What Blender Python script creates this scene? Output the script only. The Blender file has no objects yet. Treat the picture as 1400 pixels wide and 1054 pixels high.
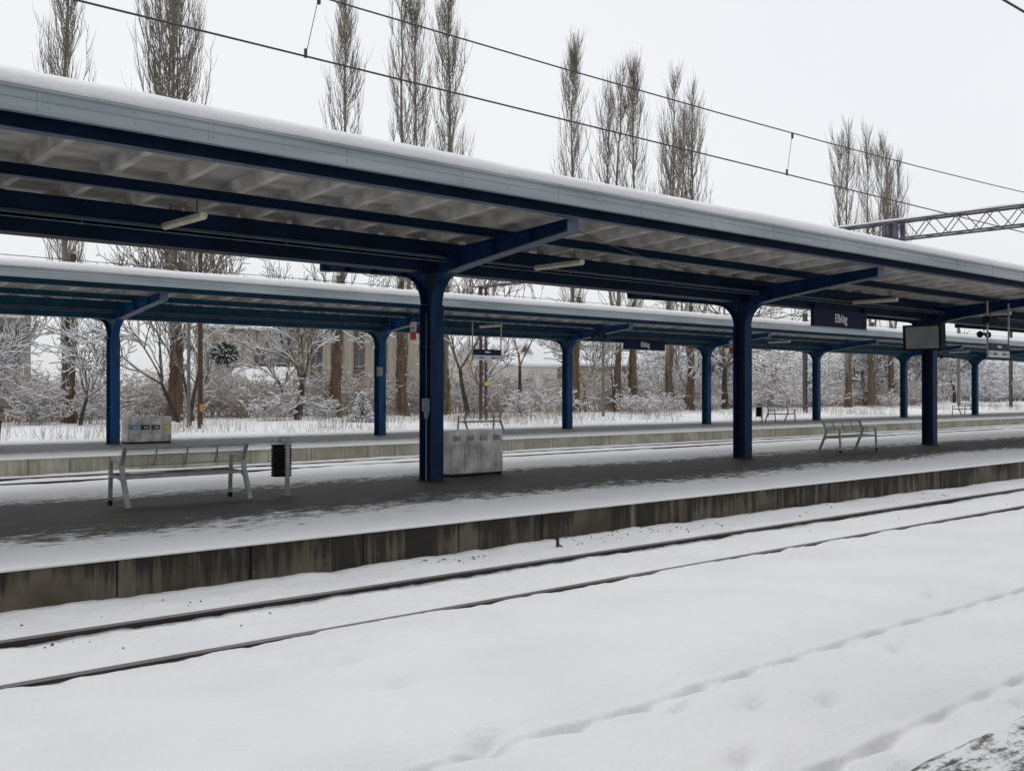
import bpy, math, random
import numpy as np
from mathutils import Vector
R = math.radians
PI = math.pi
scene = bpy.context.scene
col = scene.collection

# ------------------------------------------------------------------ camera
# World frame: X runs along the platforms, Y across the tracks, Z up; z = 0 is platform paving.
cam_d = bpy.data.cameras.new('camera')
cam = bpy.data.objects.new('camera', cam_d)
col.objects.link(cam)
cam.location = (0, 0, 1.746)
cam.rotation_euler = (R(90.32), 0, R(-42.06))
cam_d.sensor_width = 36
cam_d.lens = 36.77
cam_d.clip_start = 0.05
cam_d.clip_end = 5000
scene.camera = cam

# ------------------------------------------------------------------ sky and light (overcast)
world = bpy.data.worlds.new('World')
scene.world = world
world.use_nodes = True
nt = world.node_tree
nt.nodes.clear()
out = nt.nodes.new('ShaderNodeOutputWorld')
sky = nt.nodes.new('ShaderNodeTexSky')
sky.sky_type = 'NISHITA'
sky.sun_disc = False
sky.sun_elevation = R(76)
sky.sun_rotation = R(35)
sky.air_density = 1.0
sky.dust_density = 4.0
bg1 = nt.nodes.new('ShaderNodeBackground')
bg1.inputs['Strength'].default_value = 0.05
hsv = nt.nodes.new('ShaderNodeHueSaturation')
hsv.inputs['Saturation'].default_value = 0.35
nt.links.new(sky.outputs[0], hsv.inputs['Color'])
nt.links.new(hsv.outputs[0], bg1.inputs['Color'])
bg2 = nt.nodes.new('ShaderNodeBackground')          # the cloud layer: soft, almost even
tc = nt.nodes.new('ShaderNodeTexCoord')
nz = nt.nodes.new('ShaderNodeTexNoise')
nz.inputs['Scale'].default_value = 1.6
nz.inputs['Detail'].default_value = 3
nt.links.new(tc.outputs['Generated'], nz.inputs['Vector'])
rp = nt.nodes.new('ShaderNodeValToRGB')
rp.color_ramp.elements[0].position = 0.3
rp.color_ramp.elements[0].color = (0.90, 0.93, 0.955, 1)
rp.color_ramp.elements[1].position = 0.75
rp.color_ramp.elements[1].color = (1.0, 1.0, 1.0, 1)
nt.links.new(nz.outputs[0], rp.inputs[0])
sepw = nt.nodes.new('ShaderNodeSeparateXYZ'); nt.links.new(tc.outputs['Generated'], sepw.inputs[0])
gr = nt.nodes.new('ShaderNodeMapRange')             # thicker cloud overhead: a little darker towards the zenith
gr.inputs[1].default_value = 0.05; gr.inputs[2].default_value = 0.8; gr.inputs[3].default_value = 0.72; gr.inputs[4].default_value = 0.65
nt.links.new(sepw.outputs['Z'], gr.inputs[0])
nt.links.new(rp.outputs[0], bg2.inputs['Color'])
nt.links.new(gr.outputs[0], bg2.inputs['Strength'])
addn = nt.nodes.new('ShaderNodeAddShader')
nt.links.new(bg1.outputs[0], addn.inputs[0])
nt.links.new(bg2.outputs[0], addn.inputs[1])
nt.links.new(addn.outputs[0], out.inputs['Surface'])

sun_d = bpy.data.lights.new('sun', 'SUN')
sun_d.energy = 0.5
sun_d.angle = R(25)
sun_d.color = (1, 0.97, 0.93)
sun = bpy.data.objects.new('sun', sun_d)
col.objects.link(sun)
sun.rotation_euler = (R(-14), 0, R(-35))

scene.view_settings.view_transform = 'Standard'
scene.view_settings.look = 'None'
scene.view_settings.exposure = 0.0
scene.view_settings.gamma = 1.0
scene.render.engine = 'CYCLES'
scene.cycles.max_bounces = 6
scene.cycles.diffuse_bounces = 3
scene.cycles.glossy_bounces = 2

# ------------------------------------------------------------------ helpers
rng = np.random.default_rng(7)
random.seed(7)

def tag(o, label=None, cat=None, group=None, kind=None):
    if label: o['label'] = label
    if cat: o['category'] = cat
    if group: o['group'] = group
    if kind: o['kind'] = kind
    return o

def empty(name, loc=(0, 0, 0), rz=0, label=None, cat=None, group=None):
    o = bpy.data.objects.new(name, None)
    o.empty_display_size = 0.2
    col.objects.link(o)
    o.location = loc
    o.rotation_euler = (0, 0, rz)
    return tag(o, label, cat, group)

def children(o):
    return [c for c in list(bpy.data.objects) if c.parent == o]

def copy_tree(o, parent=None):
    kids = children(o)
    c = o.copy()
    col.objects.link(c)
    c.parent = parent
    for ch in kids:
        copy_tree(ch, c)
    return c

def np_mesh(name, V, Q, mats, midx=None, smooth=False):
    """mesh object data from numpy verts (n,3) and quads (m,4)"""
    V = np.asarray(V, dtype=np.float32)
    Q = np.asarray(Q, dtype=np.int32)
    me = bpy.data.meshes.new(name)
    me.vertices.add(len(V))
    me.vertices.foreach_set('co', V.ravel())
    me.loops.add(Q.size)
    me.loops.foreach_set('vertex_index', Q.ravel())
    me.polygons.add(len(Q))
    me.polygons.foreach_set('loop_start', np.arange(len(Q), dtype=np.int32) * Q.shape[1])
    me.polygons.foreach_set('loop_total', np.full(len(Q), Q.shape[1], dtype=np.int32))
    for m in mats: me.materials.append(m)
    if midx is not None:
        me.polygons.foreach_set('material_index', np.asarray(midx, dtype=np.int32))
    me.polygons.foreach_set('use_smooth', np.full(len(Q), smooth, dtype=bool))
    me.update(calc_edges=True)
    me.validate()
    return me

def link(name, me, parent=None):
    o = bpy.data.objects.new(name, me)
    col.objects.link(o)
    if parent: o.parent = parent
    return o

class MB:
    def __init__(s): s.v = []; s.f = []; s.m = []; s.cur = 0; s.sm = []
    def add(s, vs, fs, smooth=False):
        b = len(s.v)
        s.v += [tuple(p) for p in vs]
        for f in fs:
            s.f.append(tuple(b + i for i in f)); s.m.append(s.cur); s.sm.append(smooth)
        return s
    def box(s, x0, x1, y0, y1, z0, z1):
        vs = [(x0,y0,z0),(x1,y0,z0),(x1,y1,z0),(x0,y1,z0),(x0,y0,z1),(x1,y0,z1),(x1,y1,z1),(x0,y1,z1)]
        return s.add(vs, [(0,3,2,1),(4,5,6,7),(0,1,5,4),(1,2,6,5),(2,3,7,6),(3,0,4,7)])
    def hexa(s, lo, hi):
        """lo, hi: four points each (same winding)"""
        return s.add(list(lo) + list(hi), [(0,3,2,1),(4,5,6,7),(0,1,5,4),(1,2,6,5),(2,3,7,6),(3,0,4,7)])
    def prism(s, prof, a0, a1, axis='x', smooth=False):
        """closed profile of (p,q) extruded along an axis: x->(y,z), y->(x,z), z->(x,y)"""
        n = len(prof)
        def mk(a, p, q):
            return (a,p,q) if axis == 'x' else (p,a,q) if axis == 'y' else (p,q,a)
        vs = [mk(a0,p,q) for p,q in prof] + [mk(a1,p,q) for p,q in prof]
        fs = [(i,(i+1)%n,n+(i+1)%n,n+i) for i in range(n)]
        s.add(vs, fs, smooth)
        return s.add(vs, [tuple(range(n))[::-1], tuple(range(n,2*n))])
    def ibeam(s, x0, x1, yc, z0, z1, fw=.12, ft=.016, wt=.012):
        s.box(x0, x1, yc-fw/2, yc+fw/2, z0, z0+ft)
        s.box(x0, x1, yc-fw/2, yc+fw/2, z1-ft, z1)
        return s.box(x0, x1, yc-wt/2, yc+wt/2, z0+ft, z1-ft)
    def tube(s, pts, rad, n=8, cap=True, smooth=True):
        pts = [Vector(p) for p in pts]
        rr = rad if isinstance(rad, (list, tuple)) else [rad]*len(pts)
        rings = []; prev = None
        for i, p in enumerate(pts):
            d = (pts[min(i+1,len(pts)-1)] - pts[max(i-1,0)]).normalized()
            if prev is None:
                a = d.cross(Vector((0,0,1)))
                if a.length < .05: a = d.cross(Vector((0,1,0)))
            else: a = prev - d*prev.dot(d)
            a.normalize(); prev = a
            b = d.cross(a)
            rings.append([p + (a*math.cos(2*PI*k/n) + b*math.sin(2*PI*k/n))*rr[i] for k in range(n)])
        vs = [v for r in rings for v in r]
        fs = []
        for i in range(len(pts)-1):
            for k in range(n):
                fs.append((i*n+k, i*n+(k+1)%n, (i+1)*n+(k+1)%n, (i+1)*n+k))
        s.add(vs, fs, smooth)
        if cap:
            s.add(vs, [tuple(range(n))[::-1], tuple(range((len(pts)-1)*n, len(pts)*n))])
        return s
    def bar(s, a, b, w=.03, h=None, up=(0,0,1)):
        """rectangular bar between two points"""
        h = h or w
        a = Vector(a); b = Vector(b); d = (b-a).normalized(); u = Vector(up)
        if abs(d.dot(u)) > .98: u = Vector((1,0,0))
        x = d.cross(u).normalized(); y = x.cross(d).normalized()
        lo = [a+x*sx*w/2+y*sy*h/2 for sx,sy in ((-1,-1),(1,-1),(1,1),(-1,1))]
        hi = [b+x*sx*w/2+y*sy*h/2 for sx,sy in ((-1,-1),(1,-1),(1,1),(-1,1))]
        return s.hexa(lo, hi)
    def build(s, name, mats, parent=None, bevel=0):
        me = bpy.data.meshes.new(name)
        me.from_pydata(s.v, [], s.f)
        if not isinstance(mats, (list, tuple)): mats = [mats]
        for m in mats: me.materials.append(m)
        me.polygons.foreach_set('material_index', s.m)
        me.polygons.foreach_set('use_smooth', s.sm)
        me.update()
        o = link(name, me, parent)
        if bevel:
            md = o.modifiers.new('bevel', 'BEVEL'); md.width = bevel; md.segments = 2
            md.limit_method = 'ANGLE'; md.angle_limit = R(40)
        return o

# ------------------------------------------------------------------ materials
def mat(name, c1, c2=None, rough=.6, metal=0, scale=3., detail=4, bump=0., bscale=None, stretch=(1,1,1), lo=.35, hi=.65, spec=None):
    m = bpy.data.materials.new(name); m.use_nodes = True
    t = m.node_tree; b = t.nodes['Principled BSDF']
    b.inputs['Roughness'].default_value = rough
    b.inputs['Metallic'].default_value = metal
    if spec is not None: b.inputs['Specular IOR Level'].default_value = spec
    tcn = t.nodes.new('ShaderNodeTexCoord'); mp = t.nodes.new('ShaderNodeMapping')
    mp.inputs['Scale'].default_value = stretch
    t.links.new(tcn.outputs['Object'], mp.inputs['Vector'])
    if c2 is None:
        b.inputs['Base Color'].default_value = (*c1, 1)
    else:
        n = t.nodes.new('ShaderNodeTexNoise'); n.inputs['Scale'].default_value = scale; n.inputs['Detail'].default_value = detail
        t.links.new(mp.outputs[0], n.inputs['Vector'])
        r = t.nodes.new('ShaderNodeValToRGB')
        r.color_ramp.elements[0].position = lo; r.color_ramp.elements[0].color = (*c1, 1)
        r.color_ramp.elements[1].position = hi; r.color_ramp.elements[1].color = (*c2, 1)
        t.links.new(n.outputs[0], r.inputs[0]); t.links.new(r.outputs[0], b.inputs['Base Color'])
    if bump:
        n2 = t.nodes.new('ShaderNodeTexNoise'); n2.inputs['Scale'].default_value = bscale or scale*4; n2.inputs['Detail'].default_value = 5
        t.links.new(mp.outputs[0], n2.inputs['Vector'])
        bp = t.nodes.new('ShaderNodeBump'); bp.inputs['Strength'].default_value = bump; bp.inputs['Distance'].default_value = .02
        t.links.new(n2.outputs[0], bp.inputs['Height']); t.links.new(bp.outputs[0], b.inputs['Normal'])
    return m

M = {}
M['snow'] = mat('snow', (.74,.745,.76), (.80,.80,.81), rough=.8, scale=.8, bump=.8, bscale=16, spec=.15)
M['snow_branch'] = mat('snow_on_twigs', (.80,.81,.83), rough=.8, spec=.1)
M['blue'] = mat('blue_paint', (.003,.015,.052), (.008,.036,.115), spec=.12, rough=.5, scale=2.6, detail=9, stretch=(1.4,1.4,.5), lo=.3, hi=.72, bump=.08, bscale=25)
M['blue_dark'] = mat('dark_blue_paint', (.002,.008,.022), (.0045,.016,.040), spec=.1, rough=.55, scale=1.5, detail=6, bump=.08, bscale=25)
M['blue_far_lit'] = mat('rear_lit_blue', (.006,.042,.125), (.012,.070,.20), spec=.15, rough=.5, scale=2.6, detail=9, stretch=(1.4,1.4,.5), lo=.3, hi=.72, bump=.08, bscale=25)  # same canopy blue, with the rear canopy's brighter light put into the colour
M['blue_far_lit2'] = mat('rear_lit_beam', (.004,.030,.060), (.010,.055,.095), spec=.15, rough=.5, scale=2.2, detail=6)  # beam blue again, lightened to carry the light on the rear canopy
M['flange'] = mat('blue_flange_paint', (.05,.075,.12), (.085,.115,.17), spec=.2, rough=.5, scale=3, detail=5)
M['zinc'] = mat('painted_zinc', (.21,.255,.275), (.34,.385,.405), rough=.5, metal=.0, scale=1.1, detail=6, stretch=(.35,1,4), lo=.3, hi=.7, bump=.1, bscale=2)
M['soffit'] = mat('roof_concrete', (.32,.31,.285), (.56,.545,.51), rough=.9, scale=1.6, detail=8, stretch=(1,2.2,1), lo=.3, hi=.62, bump=.3, bscale=20)
M['rib'] = mat('rib_concrete', (.40,.385,.355), (.66,.645,.605), rough=.9, scale=2.5, detail=8, bump=.3, bscale=20)
M['steel'] = mat('galvanised_steel', (.20,.20,.20), (.31,.31,.30), rough=.5, metal=.3, scale=6)
M['steel_dark'] = mat('dark_steel', (.05,.045,.05), (.10,.09,.095), rough=.6, scale=5)
M['rust'] = mat('rusty_rail', (.008,.007,.007), (.028,.020,.017), rough=.75, scale=9, stretch=(.2,1,1))
M['railtop'] = mat('rail_head', (.13,.12,.115), (.24,.22,.21), rough=.45, metal=.3, scale=3, stretch=(.1,1,1))
M['black'] = mat('black_plastic', (.004,.004,.005), (.009,.009,.009), rough=.7, scale=5, spec=.2)
M['screen'] = mat('screen_glass', (.10,.115,.12), (.17,.185,.185), rough=.18, scale=1.6, detail=2)
M['sign_blue'] = mat('sign_blue', (.004,.010,.034), (.007,.014,.046), spec=.12, rough=.5, scale=2)
M['sign_white'] = mat('sign_white', (.38,.39,.40), (.48,.48,.48), rough=.5, scale=4)
M['letter'] = mat('letter_white', (.82,.83,.85), rough=.5)
M['letter_dark'] = mat('letter_dark', (.03,.04,.05), rough=.5)
M['red'] = mat('red_paint', (.30,.02,.02), (.38,.04,.03), rough=.5, scale=6)
M['sheet'] = mat('stainless_sheet', (.22,.215,.205), (.58,.575,.56), rough=.32, metal=.45, scale=3.2, detail=5, stretch=(1,1,.8), lo=.32, hi=.68, bump=.12, bscale=3)
M['lamp'] = mat('lamp_diffuser', (.50,.47,.36), (.62,.59,.48), rough=.4, scale=8)
M['conduit'] = mat('conduit_pipe', (.07,.10,.14), (.12,.16,.20), rough=.5, scale=4)
M['bark'] = mat('poplar_bark', (.060,.041,.025), (.165,.118,.075), rough=.95, scale=5, detail=8, stretch=(1,1,.18), lo=.3, hi=.7, bump=1., bscale=14)
M['twig'] = mat('poplar_twig', (.16,.135,.11), (.29,.255,.21), rough=.9, scale=.6, detail=2)
M['darkbark'] = mat('wet_bark', (.028,.022,.019), (.075,.058,.048), rough=.9, scale=4, detail=6, bump=.6, bscale=18)
M['brightbark'] = mat('brightened_branch_bark', (.075,.058,.046), (.26,.215,.18), rough=.9, scale=3.5, detail=6, lo=.42, hi=.62)  # bark colour raised to stand in for light missing on the crowns
M['shrubtwig'] = mat('shrub_twig', (.25,.19,.15), (.48,.385,.315), rough=.9, scale=.25, detail=3)
M['wood_far'] = mat('far_wood_twig', (.24,.21,.19), (.38,.35,.32), rough=.9, scale=.1)
M['needle'] = mat('green_needles', (.012,.028,.014), (.035,.06,.03), rough=.8, scale=6)
M['straw'] = mat('dry_grass', (.20,.155,.10), (.40,.33,.23), rough=.9, scale=1.2)
M['yellowshrub'] = mat('yellow_shrub_leaf', (.28,.20,.08), (.42,.32,.15), rough=.9, scale=.7)
M['pole_rust'] = mat('brown_pole', (.045,.028,.022), (.085,.05,.038), rough=.8, scale=5)
M['pole_grey'] = mat('concrete_pole', (.13,.12,.11), (.2,.185,.17), rough=.9, scale=5)
M['gantry'] = mat('gantry_steel', (.06,.055,.085), (.11,.10,.14), rough=.6, scale=4)
M['wire'] = mat('wire', (.05,.045,.06), rough=.5, metal=.3)
M['yellow'] = mat('yellow_plate', (.55,.42,.08), rough=.6)
M['orange'] = mat('orange_plate', (.5,.2,.04), rough=.6)

def weave(t, a, b, op='MULTIPLY', val=None):
    n = t.nodes.new('ShaderNodeMath'); n.operation = op
    if a is not None: t.links.new(a, n.inputs[0])
    if b is not None: t.links.new(b, n.inputs[1])
    elif val is not None: n.inputs[1].default_value = val
    return n.outputs[0]

def weathered(m, grime=True):
    """rust freckles and splashed dirt near the foot"""
    t = m.node_tree; b = t.nodes['Principled BSDF']; base = b.inputs['Base Color'].links[0].from_socket
    tcn = t.nodes.new('ShaderNodeTexCoord'); g = t.nodes.new('ShaderNodeNewGeometry'); sp = t.nodes.new('ShaderNodeSeparateXYZ'); t.links.new(g.outputs['Position'], sp.inputs[0])
    n = t.nodes.new('ShaderNodeTexNoise'); n.inputs['Scale'].default_value = 9; n.inputs['Detail'].default_value = 9; n.inputs['Roughness'].default_value = .7
    t.links.new(tcn.outputs['Object'], n.inputs['Vector'])
    h = t.nodes.new('ShaderNodeMapRange'); h.inputs[1].default_value = 0; h.inputs[2].default_value = .7; h.inputs[3].default_value = .16; h.inputs[4].default_value = 0
    t.links.new(sp.outputs['Z'], h.inputs[0])
    f = weave(t, n.outputs[0], h.outputs[0], 'ADD')
    r = t.nodes.new('ShaderNodeMapRange'); r.inputs[1].default_value = .63; r.inputs[2].default_value = .70; r.inputs[4].default_value = .8
    t.links.new(f, r.inputs[0])
    mx = t.nodes.new('ShaderNodeMix'); mx.data_type = 'RGBA'
    t.links.new(r.outputs[0], mx.inputs[0]); t.links.new(base, mx.inputs[6]); mx.inputs[7].default_value = (.035, .028, .022, 1)
    t.links.new(mx.outputs[2], b.inputs['Base Color'])
for k_ in ('blue', 'blue_far_lit', 'blue_dark', 'blue_far_lit2'): weathered(M[k_])

def wall_material(name, base1, base2, stain, amount):
    """concrete edge wall: vertical stain streaks, mould blotches"""
    m = mat(name, base1, base2, rough=.9, scale=1.3, detail=8, bump=.4, bscale=15)
    t = m.node_tree; b = t.nodes['Principled BSDF']
    basecol = b.inputs['Base Color'].links[0].from_socket
    tcn = t.nodes.new('ShaderNodeTexCoord'); mp = t.nodes.new('ShaderNodeMapping')
    mp.inputs['Scale'].default_value = (6.5, 1, .45)
    t.links.new(tcn.outputs['Object'], mp.inputs['Vector'])
    n = t.nodes.new('ShaderNodeTexNoise'); n.inputs['Scale'].default_value = 1.5; n.inputs['Detail'].default_value = 7
    n.inputs['Roughness'].default_value = .65
    t.links.new(mp.outputs[0], n.inputs['Vector'])
    n2 = t.nodes.new('ShaderNodeTexNoise'); n2.inputs['Scale'].default_value = .9; n2.inputs['Detail'].default_value = 6
    t.links.new(tcn.outputs['Object'], n2.inputs['Vector'])
    f = weave(t, n.outputs[0], n2.outputs[0], 'ADD')
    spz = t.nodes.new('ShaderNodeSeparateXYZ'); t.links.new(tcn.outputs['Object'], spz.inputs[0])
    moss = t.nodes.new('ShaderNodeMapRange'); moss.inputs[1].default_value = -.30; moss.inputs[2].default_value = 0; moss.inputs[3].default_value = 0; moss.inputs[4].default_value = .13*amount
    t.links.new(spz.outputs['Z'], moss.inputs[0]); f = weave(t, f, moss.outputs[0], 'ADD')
    r = t.nodes.new('ShaderNodeMapRange'); r.inputs[1].default_value = .92; r.inputs[2].default_value = 1.1
    r.inputs[4].default_value = amount
    t.links.new(f, r.inputs[0])
    mx = t.nodes.new('ShaderNodeMix'); mx.data_type = 'RGBA'
    t.links.new(r.outputs[0], mx.inputs[0]); t.links.new(basecol, mx.inputs[6]); mx.inputs[7].default_value = (*stain, 1)
    # pale lime runs here and there
    mp2 = t.nodes.new('ShaderNodeMapping'); mp2.inputs['Scale'].default_value = (1.4, 1, .12); mp2.inputs['Location'].default_value = (5, 0, 0)
    t.links.new(tcn.outputs['Object'], mp2.inputs['Vector'])
    n3 = t.nodes.new('ShaderNodeTexNoise'); n3.inputs['Scale'].default_value = 2.2; n3.inputs['Detail'].default_value = 5
    t.links.new(mp2.outputs[0], n3.inputs['Vector'])
    r3 = t.nodes.new('ShaderNodeMapRange'); r3.inputs[1].default_value = .60; r3.inputs[2].default_value = .72; r3.inputs[4].default_value = .75
    t.links.new(n3.outputs[0], r3.inputs[0])
    mx2 = t.nodes.new('ShaderNodeMix'); mx2.data_type = 'RGBA'
    t.links.new(r3.outputs[0], mx2.inputs[0]); t.links.new(mx.outputs[2], mx2.inputs[6]); mx2.inputs[7].default_value = (.22, .21, .185, 1)
    t.links.new(mx2.outputs[2], b.inputs['Base Color'])
    return m
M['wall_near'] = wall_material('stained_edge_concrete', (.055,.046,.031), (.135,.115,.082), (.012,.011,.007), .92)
M['wall_far'] = wall_material('pale_edge_concrete', (.33,.32,.25), (.46,.44,.36), (.15,.135,.09), .45)

def paving_material(name, yc, halfw, soft, dark1, dark2, xshift=0.0, floor=0.0):
    """wet dark paving with snow blown in from both edges, in streaks along the platform"""
    m = mat(name, dark1, dark2, rough=.7, scale=2.5, detail=8, stretch=(.6,2,1), bump=.25, bscale=30)
    t = m.node_tree; b = t.nodes['Principled BSDF']
    darkcol = b.inputs['Base Color'].links[0].from_socket
    g = t.nodes.new('ShaderNodeNewGeometry'); sp = t.nodes.new('ShaderNodeSeparateXYZ')
    t.links.new(g.outputs['Position'], sp.inputs[0])
    d = weave(t, weave(t, sp.outputs['Y'], None, 'SUBTRACT', yc), None, 'ABSOLUTE')
    d = weave(t, d, None, 'SUBTRACT', halfw)
    d = weave(t, d, None, 'DIVIDE', soft)
    if xshift:   # the dark strip narrows along X
        xs = weave(t, sp.outputs['X'], None, 'MULTIPLY', xshift)
        xs = weave(t, xs, None, 'MINIMUM', 1.6)
        d = weave(t, d, xs, 'ADD')
    def noise(sc, stretch, amp):
        mp = t.nodes.new('ShaderNodeMapping'); mp.inputs['Scale'].default_value = stretch
        t.links.new(g.outputs['Position'], mp.inputs['Vector'])
        n = t.nodes.new('ShaderNodeTexNoise'); n.inputs['Scale'].default_value = sc; n.inputs['Detail'].default_value = 8
        n.inputs['Roughness'].default_value = .62
        t.links.new(mp.outputs[0], n.inputs['Vector'])
        return weave(t, weave(t, n.outputs[0], None, 'SUBTRACT', .5), None, 'MULTIPLY', amp)
    d = weave(t, d, noise(.5, (.5,1,1), 3.2), 'ADD')
    d = weave(t, d, noise(3.2, (.8,2.2,1), 4.8), 'ADD')
    d = weave(t, d, noise(42., (.7,1.3,1), 1.7), 'ADD')
    d = weave(t, d, noise(13., (.6,1.5,1), 2.6), 'ADD')
    r = t.nodes.new('ShaderNodeMapRange'); r.inputs[1].default_value = -.35; r.inputs[2].default_value = .35
    r.inputs[3].default_value = floor
    t.links.new(d, r.inputs[0])
    mx = t.nodes.new('ShaderNodeMix'); mx.data_type = 'RGBA'
    t.links.new(r.outputs[0], mx.inputs[0]); t.links.new(darkcol, mx.inputs[6]); mx.inputs[7].default_value = (.77,.775,.785,1)
    t.links.new(mx.outputs[2], b.inputs['Base Color'])
    br = t.nodes.new('ShaderNodeTexBrick'); br.inputs['Scale'].default_value = 1; br.inputs['Mortar Size'].default_value = .012
    br.inputs['Brick Width'].default_value = .5; br.inputs['Row Height'].default_value = .5; br.inputs['Color1'].default_value = (1, 1, 1, 1); br.inputs['Color2'].default_value = (.72, .72, .72, 1); br.inputs['Mortar'].default_value = (.45, .45, .45, 1)
    t.links.new(g.outputs['Position'], br.inputs['Vector'])
    mm = t.nodes.new('ShaderNodeMix'); mm.data_type = 'RGBA'; mm.blend_type = 'MULTIPLY'; mm.inputs[0].default_value = 1
    t.links.new(darkcol, mm.inputs[6]); t.links.new(br.outputs[0], mm.inputs[7]); t.links.new(mm.outputs[2], mx.inputs[6])
    bp = [n for n in t.nodes if n.type == 'BUMP'][0]
    add = weave(t, weave(t, r.outputs[0], None, 'MULTIPLY', 1.2), bp.inputs['Height'].links[0].from_socket, 'ADD')
    t.links.new(add, bp.inputs['Height'])
    return m
M['pave_near'] = paving_material('wet_paving_near', 15.25, 2.35, .9, (.040,.035,.030), (.075,.067,.058), xshift=.022)
M['pave_far'] = paving_material('wet_paving_far', 33.6, 2.9, 1.2, (.15,.145,.14), (.26,.255,.25), xshift=.01, floor=.2)
M['pave_own'] = paving_material('wet_paving_here', -1.0, 3.05, .7, (.06,.058,.055), (.12,.115,.11))

# ------------------------------------------------------------------ numeric noise
def vnoise(x, y, seed=0):
    """smooth value noise on arrays"""
    xi = np.floor(x).astype(np.int64); yi = np.floor(y).astype(np.int64)
    xf = x - xi; yf = y - yi
    def h(a, b):
        n = (a * 374761393 + b * 668265263 + seed * 974711) & 0x7fffffff
        n = ((n ^ (n >> 13)) * 1274126177) & 0x7fffffff
        return ((n ^ (n >> 16)) & 0xffff) / 65535.0
    u = xf*xf*(3-2*xf); v = yf*yf*(3-2*yf)
    a = h(xi, yi)*(1-u) + h(xi+1, yi)*u
    b = h(xi, yi+1)*(1-u) + h(xi+1, yi+1)*u
    return (a*(1-v) + b*v)*2 - 1

def fbm(x, y, s, seed=0, o=4):
    r = 0; a = 1; t = 0
    for k in range(o):
        r = r + a*vnoise(x*s*2**k, y*s*2**k, seed+k); t += a; a *= .5
    return r/t

def grid_quads(nx, ny):
    i = np.arange(nx-1)[:, None]*ny + np.arange(ny-1)[None, :]
    return np.stack([i, i+ny, i+ny+1, i+1], -1).reshape(-1, 4)

def grid_obj(name, xs, ys, zf, mats, smooth=True):
    X, Y = np.meshgrid(xs, ys, indexing='ij')
    res = zf(X, Y)
    if isinstance(res, tuple): X, Y, Z = res
    else: Z = res
    V = np.stack([X, Y, Z], -1).reshape(-1, 3)
    return link(name, np_mesh(name, V, grid_quads(len(xs), len(ys)), mats, smooth=smooth))

# ------------------------------------------------------------------ snow-covered ground (one sheet to the horizon)
XS = np.concatenate([np.array([-900,-500,-250,-120,-60,-30,-15,-8,-4]), np.arange(-2, 14, .055),
                     14*1.012**np.arange(0, 230), np.array([250, 300, 380, 500, 800, 1500, 3000])])
YS = np.concatenate([np.array([-600,-200,-60,-20,-8,-3,0,1.5,2.2]), np.arange(2.4, 3.08, .045), np.arange(3.09, 3.45, .014), np.arange(3.48, 4.55, .045), np.arange(4.58, 5.0, .014), np.arange(5.03, 11.1, .045), np.arange(11.2, 20.4, .6),
                     np.arange(20.4, 28.8, .09), np.arange(29.2, 38.8, .8), np.arange(39, 60, .3), np.arange(60, 100, 1.5),
                     np.array([110,130,160,200,260,350,500,800,1500,3000])])
FOOT = [(4.54,6.23),(4.67,7.11),(10.61,5.18),(5.63,4.53),(5.15,7.61),(5.13,3.64),(6.05,4.2),(6.5,3.9),(3.6,8.9),(7.4,2.95),(8.2,4.3),(4.2,4.9),(5.6,2.85)]
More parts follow.
